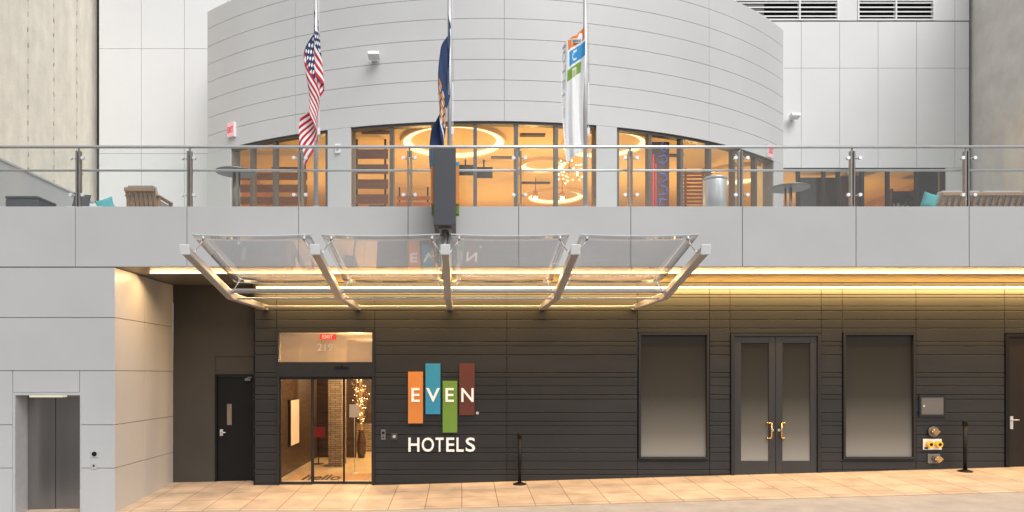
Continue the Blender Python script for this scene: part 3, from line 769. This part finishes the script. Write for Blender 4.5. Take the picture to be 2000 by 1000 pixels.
MB().lathe((x,y,TZ+.68),[(.2,0),(.215,.005),(.215,.035),(.19,.05)],32).build('lid','alu',t)
x,y = X(279,13),-1.0
t = thing('lounge_chair','wooden lounge chair with grey cushion seen from behind on the left of the terrace','chair',(x,y,TZ))
zt = Z(370,13); w=.27
b = MB()
for k in range(7):
    xx = x-w+.03+k*(2*w-.06)/6; b.hexa([(xx-.03,y-.02,TZ+.25),(xx+.03,y-.02,TZ+.25),(xx+.03,y+.01,TZ+.25),(xx-.03,y+.01,TZ+.25),(xx-.03,y-.14,zt),(xx+.03,y-.14,zt),(xx+.03,y-.11,zt),(xx-.03,y-.11,zt)])
b.box(x-w,x+w,y-.16,y-.10,zt-.07,zt); b.build('backrest','wood',t,bevel=.005)
MB().box(x-w,x+w,y,y+.62,TZ+.25,TZ+.31).build('seat','wood',t,bevel=.005)
b = MB(); b.box(x-w+.03,x+w-.03,y+.02,y+.6,TZ+.311,TZ+.43); b.build('seat_cushion','cush',t,bevel=.04,seg=4)
b = MB(); b.hexa([(x-w+.02,y+.02,TZ+.43),(x+w-.02,y+.02,TZ+.43),(x+w-.02,y+.16,TZ+.43),(x-w+.02,y+.16,TZ+.43),(x-w+.02,y-.10,zt+.06),(x+w-.02,y-.10,zt+.06),(x+w-.02,y+.03,zt+.06),(x-w+.02,y+.03,zt+.06)]); b.build('back_cushion','cush',t,bevel=.035,seg=4)
for s in (-1,1):
    MB().box(x+s*w-.04,x+s*w+.04,y-.04,y+.6,TZ+.44,TZ+.47).build('armrest','wood',t,bevel=.005)
    for yy in (y,y+.55): MB().box(x+s*w-.03,x+s*w+.03,yy,yy+.05,TZ,TZ+.44).build('leg','wood',t,bevel=.004)
def sofa(label,x0,x1,y,zt,depth,frame,cmat,faceaway,name='sofa'):
    t = thing(name,label,'sofa',((x0+x1)/2,y,TZ))
    MB().box(x0,x1,y,y+depth,TZ+.16,TZ+.24).build('seat_frame',frame,t,bevel=.005)
    MB().box(x0+.02,x1-.02,y+.05,y+depth-.03,TZ+.241,TZ+.38).build('seat_cushion',cmat,t,bevel=.04,seg=4)
    for xx in (x0+.02,x1-.08):
        for yy in (y+.02,y+depth-.08): MB().box(xx,xx+.06,yy,yy+.06,TZ,TZ+.16).build('leg',frame,t)
    b = MB()
    if faceaway:
        n = int((x1-x0)/.115)
        for k in range(n):
            xx = x0+.05+k*(x1-x0-.1)/(n-1)
            b.hexa([(xx-.03,y,TZ+.2),(xx+.03,y,TZ+.2),(xx+.03,y+.03,TZ+.2),(xx-.03,y+.03,TZ+.2),(xx-.03,y-.12,zt-.06),(xx+.03,y-.12,zt-.06),(xx+.03,y-.09,zt-.06),(xx-.03,y-.09,zt-.06)])
        b.box(x0,x1,y-.14,y-.08,zt-.08,zt-.02); b.build('backrest',frame,t,bevel=.004)
        n2 = max(1,round((x1-x0)/.8)); wv=(x1-x0)/n2
        for k in range(n2):
            a=x0+k*wv+.02; c=a+wv-.04
            MB().hexa([(a,y+.04,TZ+.38),(c,y+.04,TZ+.38),(c,y+.2,TZ+.38),(a,y+.2,TZ+.38),(a,y-.07,zt+.03),(c,y-.07,zt+.03),(c,y+.08,zt+.03),(a,y+.08,zt+.03)]).build('back_cushion',cmat,t,bevel=.035,seg=4)
    else:
        b.box(x0,x1,y+depth,y+depth+.05,TZ+.16,zt-.08); b.build('backrest',frame,t,bevel=.005)
        MB().box(x0+.03,x1-.03,y+depth-.17,y+depth-.005,TZ+.381,zt).build('back_cushion',cmat,t,bevel=.04,seg=4)
    return t
sofa('slatted wooden sofa with pale cushions seen from behind at the right end of the terrace', X(1832,13.3), X(2075,13.3), -.7, Z(377,13.3), .7, 'wood','cush',True)
sofa('low white cushioned sofa near the left end of the terrace', X(118,13.4), X(200,13.4), -.6, Z(385,13.4), .65, 'wood','wcush',False)
def pillow(x,y,z,w,h,mat,label,tilt=0,rz=0):
    b = MB(); nx=12; th=.07
    for sgn in (-1,1):
        g=[]
        for i in range(nx+1):
            row=[]
            for j in range(nx+1):
                a,c=-1+2*i/nx,-1+2*j/nx
                k=((1-a**4)*(1-c**4))**.5
                px_=a*w/2*(1-.10*(1-abs(c))); pz_=c*h/2*(1-.10*(1-abs(a)))
                row.append(b.bm.verts.new((px_,sgn*th*k,pz_)))
            g.append(row)
        for i in range(nx):
            for j in range(nx):
                f=b.bm.faces.new((g[i][j],g[i+1][j],g[i+1][j+1],g[i][j+1])); f.smooth=True
    bmesh.ops.remove_doubles(b.bm,verts=b.bm.verts,dist=.0005)
    for v in b.bm.verts: v.co = Matrix.Rotation(rz,3,'Z')@(Matrix.Rotation(tilt,3,'Y')@v.co)+Vector((x,y,z+h/2))
    tag(b.build('cushion',mat),label,'cushion')
pillow(X(128,13.1),-.35,TZ+.36,.34,.30,'char','charcoal cushion leaning on the white sofa at the left',.15)
pillow(X(174,13.1),-.3,TZ+.32,.34,.26,'teal','teal cushion on the white sofa at the left',-.3)
pillow(X(1829,13),-.80,TZ+.26,.28,.30,'teal','teal cushion at the left end of the slatted wooden sofa',.3)
x0,x1=X(10,13),X(74,13)
t = thing('ottoman','low dark grey ottoman at the far left of the terrace','ottoman',((x0+x1)/2,-.7,TZ))
MB().box(x0,x1,-1,-.4,TZ+.05,TZ+.40).build('body','char',t,bevel=.02); MB().box(x0-.01,x1+.01,-1.01,-.39,TZ+.401,Z(382,13)).build('top','dgrey',t,bevel=.03)
b=MB()
for xx in (x0+.05,x1-.09):
    for yy in (-.97,-.47): b.box(xx,xx+.04,yy,yy+.04,TZ,TZ+.05)
b.build('feet','black',t)

# ------------------------------------------------------------------ small wall devices
def spotfix(x,y,z,label):
    t = thing('floodlight',label,'light',(x,y,z))
    b=MB(); b.box(x-.05,x+.05,y-.03,y+.0,z-.05,z+.05); b.cyl((x,y-.03,z),(x,y-.12,z),.02); b.build('bracket','white',t)
    b=MB(); b.hexa([(x-.12,y-.3,z-.015),(x+.12,y-.3,z-.015),(x+.12,y-.1,z-.06),(x-.12,y-.1,z-.06),(x-.12,y-.27,z+.07),(x+.12,y-.27,z+.07),(x+.12,y-.08,z+.04),(x-.12,y-.08,z+.04)]); b.build('lamp_head','white',t,bevel=.008)
th_,d_ = thd(732); spotfix(X(732,d_),d_-14,Z(116,d_),'small white floodlight mounted on the curved grey wall')
spotfix(X(1546,dB),YB,Z(232,dB),'small white floodlight on the flat rear wall right of the curved wall')
def exitsign(px,py,label,r=DR):
    th,d = thd(px); c = Vector((X(px,d),d-14,Z(py,d)))
    t = thing('exit_sign',label,'exit sign',c)
    rot = Matrix.Rotation(th,3,'Z')
    def post(p): return rot@p+c
    b=MB().box(-.12,.12,-.07,-.004,-.17,.17)
    for v in b.bm.verts: v.co = post(v.co)
    b.build('housing','white',t)
    b=MB().box(-.112,.112,-.076,-.0705,-.162,.162)
    for v in b.bm.verts: v.co = post(v.co)
    f=b.build('face','exitf',t)
    text_mesh('EXIT','lettering','red',f,-.095,.095,-.07,.07,-.0765,.006,.012,post=post)
exitsign(455,255,'pink lit exit sign at the left end of the curved wall'); exitsign(1500,296,'pink lit exit sign at the right end of the curved wall')
th_,d_=thd(660); x,y,z=X(660,d_),d_-14,Z(291,d_)
tag(MB().box(x-.06,x+.06,y-.05,y+.01,z-.1,z+.1).ball((x,y-.05,z),.045).build('strobe_alarm','white',bevel=.006),'small white alarm strobe on the pier between the left and centre windows','alarm')
for (px,py,w,h,nm,lab,k) in ((185,887,15,13,'lift_key_switch','steel lift plate with a dark round key switch on the grey wall',0),(184,910,10,13,'lift_call_station','small steel lift call plate below the key switch plate',1)):
    d=12; x,z=X(px,d),Z(py,d)
    t=thing(nm,lab,'lift control',(x,YF,z))
    MB().box(x-w/2/117,x+w/2/117,YF-.012,YF-.0005,z-h/2/117,z+h/2/117).build('plate','alu',t,bevel=.002)
    MB().cyl((x,YF-.013,z+.005),(x,YF-.022,z+.005),.04 if k==0 else .018).build('button','black' if k==0 else 'dgrey',t)
d=13.97
x,z=X(748.5,d),Z(849,d)
t=thing('intercom','slim steel intercom plate right of the entrance','intercom',(x,0,z))
MB().box(x-.045,x+.045,-.03,-.001,z-.1,z+.1).build('plate','post',t,bevel=.003); MB().box(x-.025,x+.025,-.036,-.031,z+.01,z+.06).cyl((x,-.031,z-.05),(x,-.04,z-.05),.015).build('button','black',t)
x,z=X(770,d),Z(852.5,d)
t=thing('key_switch','small square dark key switch right of the steel intercom plate','switch',(x,0,z))
MB().box(x-.06,x+.06,-.035,-.001,z-.06,z+.06).build('box','dgrey',t,bevel=.004); MB().cyl((x,-.036,z),(x,-.046,z),.03).build('lock','steel',t)
x,z=X(1822,d),Z(793,d)
t=thing('access_panel','square grey metal access panel with a lock on the ribbed wall','access panel',(x,0,z-.2))
b=MB(); b.box(x-.26,x-.22,-.03,-.001,z-.21,z+.21); b.box(x+.22,x+.26,-.03,-.001,z-.21,z+.21); b.box(x-.22,x+.22,-.03,-.001,z+.17,z+.21); b.box(x-.22,x+.22,-.03,-.001,z-.21,z-.17); b.build('frame','dframe',t)
MB().box(x-.218,x+.218,-.022,-.001,z-.168,z+.168).build('door',mk('grey painted steel',(.15,.145,.14),.45,.3),t,bevel=.003); MB().cyl((x-.17,-.022,z),(x-.17,-.03,z),.02).build('lock','steel',t)
def valve(px,py,label,plate=False):
    x,z=X(px,d),Z(py,d); t=thing('hose_inlet',label,'hose inlet',(x,0,z))
    if plate: MB().box(x-.16,x+.08,-.02,-.001,z-.09,z+.09).build('plate','post',t,bevel=.003)
    b=MB(); b.cyl((x,-.021,z),(x,-.05,z),.1 if not plate else .075,seg=24); b.cyl((x,-.05,z),(x,-.1,z),.065,.06,20); b.build('body','post',t)
    b=MB(); b.cyl((x,-.1,z),(x,-.13,z),.055,seg=16)
    for s in (-1,1): b.cyl((x+s*.05,-.115,z),(x+s*.08,-.115,z),.012,seg=8)
    b.build('cap','brass',t)
valve(1823,843,'round steel hose inlet with brass cap on the ribbed wall below the access panel'); valve(1829,896,'grey plated hose inlet with round cap near the pavement',plate=True)
x,z=X(1823,d),Z(868.5,d)
t=thing('hose_connection','white plate with two yellow capped hose connections on the ribbed wall','hose connection',(x,0,z))
MB().box(x-.19,x+.17,-.02,-.001,z-.1,z+.11).build('plate','white',t,bevel=.004)
for s in (-1,1):
    MB().cyl((x+s*.085,-.021,z+.01),(x+s*.085,-.1,z+.01),.062,seg=20).build('inlet','yellow',t); MB().cyl((x+s*.085,-.1,z+.01),(x+s*.085,-.108,z+.01),.03,seg=14).build('cap','black',t)
MB().box(x-.17,x-.1,-.024,-.0205,z-.085,z-.05).build('label_plate','black',t)
def stan(px,label):
    dd=13.72; x,y=X(px,dd),dd-14; z=gz(x,y)+.004
    t=thing('stanchion',label,'stanchion',(x,y,z),'stanchions on the pavement')
    MB().lathe((x,y,z-.006),[(.13,0),(.13,.012),(.11,.025),(.05,.045)],28).build('base','black',t)
    MB().cyl((x,y,z+.03),(x,y,z+.9),.035,seg=18).build('post','black',t)
    MB().lathe((x,y,z+.88),[(.040,0),(.046,.01),(.046,.09),(.038,.1)],18).box(x-.012,x+.012,y-.054,y-.03,z+.89,z+.965).build('belt_head','black',t)
stan(1015,'black stanchion post on the pavement right of the wall sign'); stan(1885,'black stanchion post on the pavement beside the hose connections')

# ------------------------------------------------------------------ lobby things
t=thing('door_mat','tan entrance mat with dark lettering inside the entrance','mat',(-2.8,1,.012))
MB().box(-3.6,-1.95,.35,1.6,.0125,.022).build('mat_sheet','mat',t)
text_mesh('hello','lettering','black',t,X(597,15),X(668,15),.55,1.3,.0225,.003,.02,mode='floor')
t=thing('display_board','softly lit wall display on the left side of the lobby','display',(-3.75,1.9,.6))
MB().box(-3.76,-3.70,1.5,2.3,.60,1.62).build('frame','dframe',t); MB().box(-3.699,-3.695,1.52,2.28,.62,1.60).build('screen','disp',t)
x,d1=X(622,17.2),17.2
t=thing('notice_sign','small red notice sign on a stand inside the lobby','sign',(x,d1-14,.012))
MB().box(x-.15,x+.15,d1-14-.01,d1-14+.01,Z(854,d1),Z(834,d1)).build('board','nred',t,bevel=.004); MB().cyl((x,d1-14+.015,.02),(x,d1-14+.015,Z(840,d1)),.012).lathe((x,d1-14,.013),[(.13,0),(.13,.012),(.03,.02)],18).build('stand','black',t)
x,d1=X(692,15.6),15.6
t=thing('paper_notice','small white notice on a slim stand inside the right entrance door','notice',(x,d1-14,.012))
MB().box(x-.11,x+.11,d1-14,d1-14+.012,Z(815,d1),Z(790,d1)).build('sheet','paper',t)
b=MB(); b.cyl((x,d1-14+.02,.02),(x,d1-14+.02,Z(800,d1)),.006); b.lathe((x,d1-14+.02,.013),[(.10,0),(.10,.008),(.02,.014)],18); b.build('stand','alu',t)
x,yv=X(706,18.5),4.5
t=thing('branch_vase','tall vase of dry branches with small lights in the lobby','vase',(x,yv,.012))
MB().lathe((x,yv,.013),[(.08,0),(.11,.15),(.12,.4),(.08,.62),(.07,.68),(.08,.72)],24).build('vase','lobw',t)
b=MB(); c=MB(); random.seed(3)
for k in range(14):
    a=random.uniform(0,6.28); sp_=random.uniform(.05,.26); h=random.uniform(.9,1.6); p=Vector((x,yv,.6)); pts=[p.copy()]
    for q in range(5):
        f_=(q+1)/5; pts.append(Vector((x+sp_*math.cos(a)*f_**1.4+random.uniform(-.03,.03),yv+sp_*math.sin(a)*f_**1.4,.6+h*f_)))
    b.path(pts,.005,5)
    for q in pts[2:]:
        for _ in range(2): b.ball(q+Vector((random.uniform(-.06,.06),random.uniform(-.06,.06),random.uniform(-.08,.08))),random.uniform(.008,.016))
        c.ball(q+Vector((random.uniform(-.05,.05),-.03,random.uniform(-.08,.08))),.011)
b.build('branches','twig',t); c.build('bulbs','spark',t)
x,d1=X(640,13.99),13.99
t=thing('exit_sign','red exit sign at the top of the glass above the entrance','exit sign',(x,d1-14,Z(664,d1)))
hs=MB().box(x-.16,x+.16,d1-14,d1-14+.05,Z(663,d1),Z(652.5,d1)).build('housing','red',t); text_mesh('EXIT','lettering','white',hs,x-.10,x+.10,Z(661,d1),Z(654.5,d1),d1-14-.001,.004)

# ------------------------------------------------------------------ dining room things
def ring(px,d,r,label,w=.065):
    x=X(px,d); t=thing('ring_light',label,'ceiling light',(x,d-14,ZCEIL-.07),'ring lights on the dining room ceiling')
    MB().torus((x,d-14,ZCEIL-.06),r,w,.055,72).build('lamp_ring','ring',t)
    MB().torus((x,d-14,ZCEIL-.1),r+w+.03,.025,.095,72).build('rim','room',t)
ring(886,17.6,1.15,'large glowing ceiling ring behind the middle flag',.085); ring(1085,23,.8,'small glowing ceiling ring at the back of the dining room'); ring(1180,17.8,.95,'glowing ceiling ring behind the pier right of the centre windows'); ring(1440,20.5,.9,'glowing ceiling ring behind the right hand windows')
ring(1060,19.6,.55,'smaller glowing ceiling ring between the large ring and the back',.05)
def vent(px,d,w,label):
    x=X(px,d); t=MB().box(x-w/2,x+w/2,d-14-.09,d-14+.09,ZCEIL-.03,ZCEIL-.001).build('ceiling_vent','dwood'); tag(t,label,'vent','dark slots in the dining room ceiling')
vent(985,19,.7,'dark ceiling slot right of the large ceiling ring'); vent(1040,17.2,.6,'dark ceiling slot near the glass right of centre'); vent(1045,21.5,.9,'dark ceiling slot in front of the small back ceiling ring'); vent(1300,18.8,.9,'dark ceiling slot beside the neon sign'); vent(1360,20.5,.9,'dark ceiling slot behind the right hand windows')
vent(735,17,.7,'dark ceiling slot over the left slatted screen'); vent(560,20,.8,'dark ceiling slot behind the left windows')
def screen(px0,px1,d,label,rows,zlo,zhi,m='lwood'):
    x0,x1=X(px0,d),X(px1,d); t=thing('slatted_screen',label,'screen',((x0+x1)/2,d-14,ZT-.03))
    b=MB(); h=(zhi-zlo)/rows
    for k in range(rows): b.box(x0,x1,d-14,d-14+.04,zlo+k*h,zlo+k*h+h*.62)
    b.build('slats',m,t)
    b=MB()
    for xx in (x0+.05,x1-.1): b.box(xx,xx+.05,d-14+.041,d-14+.09,ZT-.03,ZCEIL)
    b.build('posts','dwood',t)
screen(690,758,17.5,'slatted oak screen behind the left panes of the centre windows',6,5.6,7.8)
screen(455,600,19.2,'long slatted oak screen behind the left windows',7,5.4,7.7)
screen(1335,1380,20,'slatted oak rack at the back of the right hand windows',9,6.9,7.85)
screen(775,840,22,'slatted oak rack behind the second pane of the centre windows',7,6.4,7.7)
def tv(px0,px1,d,label):
    x0,x1=X(px0,d),X(px1,d); zt_=ZCEIL-.2; h=(x1-x0)*.62; t=thing('television',label,'television',((x0+x1)/2,d-14,zt_-h))
    MB().box(x0,x1,d-14,d-14+.06,zt_-h,zt_).build('housing','black',t,bevel=.004); MB().box(x0+.02,x1-.02,d-14-.004,d-14-.001,zt_-h+.02,zt_-.02).build('screen','tv',t)
    MB().cyl(((x0+x1)/2,d-14+.04,zt_-.1),((x0+x1)/2,d-14+.04,ZCEIL),.02).build('bracket','black',t)
tv(893,925,19,'black television hanging left in the pair behind the centre glass'); tv(928,962,19.2,'black television hanging right in the pair behind the centre glass')
x,yv,zz=X(1112,17.8),3.8,Z(330,17.8)
t=thing('starburst_pendant','sparkling starburst pendant lamp behind the centre glass','pendant light',(x,yv,zz))
MB().cyl((x,yv,zz),(x,yv,ZCEIL),.012).build('stem','brass',t)
b=MB(); c=MB(); random.seed(5)
for k in range(46):
    v=Vector((random.gauss(0,1),random.gauss(0,1),random.gauss(0,1))).normalized()*random.uniform(.2,.42); p=Vector((x,yv,zz))
    b.cyl(p,p+v,.004,seg=5); c.ball(p+v,.015)
b.build('rods','brass',t); c.build('bulbs','bulb',t)
for px,lab in ((1046,'left of two small pendant lamps at the back of the dining room'),(1098,'right of two small pendant lamps at the back of the dining room')):
    d1=21; x=X(px,d1); zz=Z(382,d1); t=thing('pendant_lamp',lab,'pendant light',(x,d1-14,zz-.1))
    MB().cyl((x,d1-14,zz+.1),(x,d1-14,ZCEIL),.008,seg=6).build('cord','black',t); MB().lathe((x,d1-14,zz-.05),[(.11,0),(.09,.08),(.04,.16)],16).build('shade','brass',t); MB().ball((x,d1-14,zz-.08),.06).build('bulb','bulb',t)
d1=16.6
t=thing('neon_sign','vertical red framed neon sign with blue tubes behind the right hand windows','neon sign',(X(1295,d1),d1-14,Z(405,d1)))
b=MB(); b.path([(X(1276,d1),d1-14,Z(405,d1)),(X(1276,d1),d1-14,Z(302,d1))],.018,8); b.build('red_tube','neonr',t)
MB().path([(X(1281,d1),d1-14,Z(405,d1)),(X(1281,d1),d1-14,Z(320,d1))],.010,8).build('red_tube','neonr',t)
MB().box(X(1274,d1),X(1308,d1),d1-14+.04,d1-14+.06,Z(405,d1),Z(276,d1)).build('back_board',mk('dark red board',(.16,.04,.02),.5),t)
def np_(px,py): return (X(px,d1),d1-14,Z(py,d1))
for q in ([(1296,278),(1290,284),(1291,292),(1299,296),(1303,288),(1300,280)],[(1287,306),(1299,303),(1303,312),(1296,320),(1288,316)],[(1288,338),(1300,340),(1303,350),(1292,356)],[(1290,362),(1303,366),(1301,378),(1289,380)],[(1302,390),(1290,388),(1288,402)]):
    MB().path([np_(*a) for a in q],.009,8).build('blue_tube','neonb',t)
x,d1=X(1100,22.5),22.5
tag(MB().box(x-.2,x+.2,d1-14,d1-14+.05,Z(357,d1),Z(343,d1)).build('exit_sign','red'),'red exit sign at the back of the dining room','exit sign')
def dchair(x,y):
    t=thing('dining_chair','','chair',(x,y,TZ),'dining chairs behind the windows')
    MB().box(x-.2,x+.2,y-.2,y+.2,TZ+.72,TZ+.78).build('seat','dwood',t,bevel=.01)
    MB().box(x-.2,x+.2,y+.17,y+.2,TZ+.85,TZ+1.13).build('backrest','dwood',t,bevel=.01)
    for sx_ in (-1,1):
        for sy in (-1,1): MB().box(x+sx_*.17-.015,x+sx_*.17+.015,y+sy*.185-.014,y+sy*.185+.014,TZ,TZ+(.72 if sy<0 else 1.1)).build('leg','dwood',t)
    return t
c0=None
for k,(px,d1,lab) in enumerate(((985,16.6,'dark high chair behind the centre windows, left of the white flag'),(735,16.4,'dark high chair in front of the slatted screen in the centre windows'),(1225,17,'dark high chair behind the first pane of the right hand windows'),(560,17.8,'dark high chair behind the left windows'),(1365,17.6,'dark high chair behind the steel waste bin'))):
    if c0 is None: c0=dchair(X(px,d1),d1-14); o=c0
    else: o=copy_tree(c0); o.location=(X(px,d1),d1-14,TZ)
    o['label']=lab
x0,x1=X(1742,21),X(1790,21)
t=thing('bookcase','dark bookcase behind the rear windows at the right','bookcase',((x0+x1)/2,7,TZ))
b=MB(); b.box(x0,x0+.04,7,7.3,TZ,7.6); b.box(x1-.04,x1,7,7.3,TZ,7.6); b.box(x0+.04,x1-.04,7.27,7.3,TZ,7.6)
b.build('carcass','dwood',t)
for k in range(6): MB().box(x0+.041,x1-.041,7.0,7.269,5.3+k*.4,5.34+k*.4).build('shelf','dwood',t)
b=MB()
for k in range(5):
    for j in range(7): b.box(x0+.06+j*.07,x0+.11+j*.07,7.05,7.2,5.341+k*.4,5.341+k*.4+random.uniform(.18,.3),j%2)
b.build('books',['paper','lwood'],t)

# ------------------------------------------------------------------ world, sun, camera
wd=bpy.data.worlds.new('World'); S.world=wd; wd.use_nodes=True; nt=wd.node_tree
bg=nt.nodes['Background']; sky=nt.nodes.new('ShaderNodeTexSky'); sky.sky_type='NISHITA'; sky.sun_disc=False
SE, SRot = R(50), R(153)
sky.sun_elevation=SE; sky.sun_rotation=SRot; sky.dust_density=2.5
hs=nt.nodes.new('ShaderNodeHueSaturation'); hs.inputs['Saturation'].default_value=.13
nt.links.new(sky.outputs[0],hs.inputs['Color']); nt.links.new(hs.outputs[0],bg.inputs['Color']); bg.inputs['Strength'].default_value=.15
sl=bpy.data.lights.new('sun','SUN'); sl.energy=2.0; sl.angle=R(45); sl.color=(1,.98,.96)
so=bpy.data.objects.new('sun',sl); COL.objects.link(so)
dirv=Vector((math.sin(SRot)*math.cos(SE), math.cos(SRot)*math.cos(SE), math.sin(SE)))
so.rotation_euler=dirv.to_track_quat('Z','Y').to_euler(); so.location=dirv*30
cam=bpy.data.cameras.new('camera'); co=bpy.data.objects.new('camera',cam); COL.objects.link(co)
co.location=(0,-14,ZC); co.rotation_euler=(R(90),0,0); cam.lens=25.2; cam.sensor_width=36; cam.shift_x=.049; cam.shift_y=.115; cam.clip_end=1000
S.camera=co
S.view_settings.view_transform='Standard'; S.view_settings.look='None'; S.view_settings.exposure=0
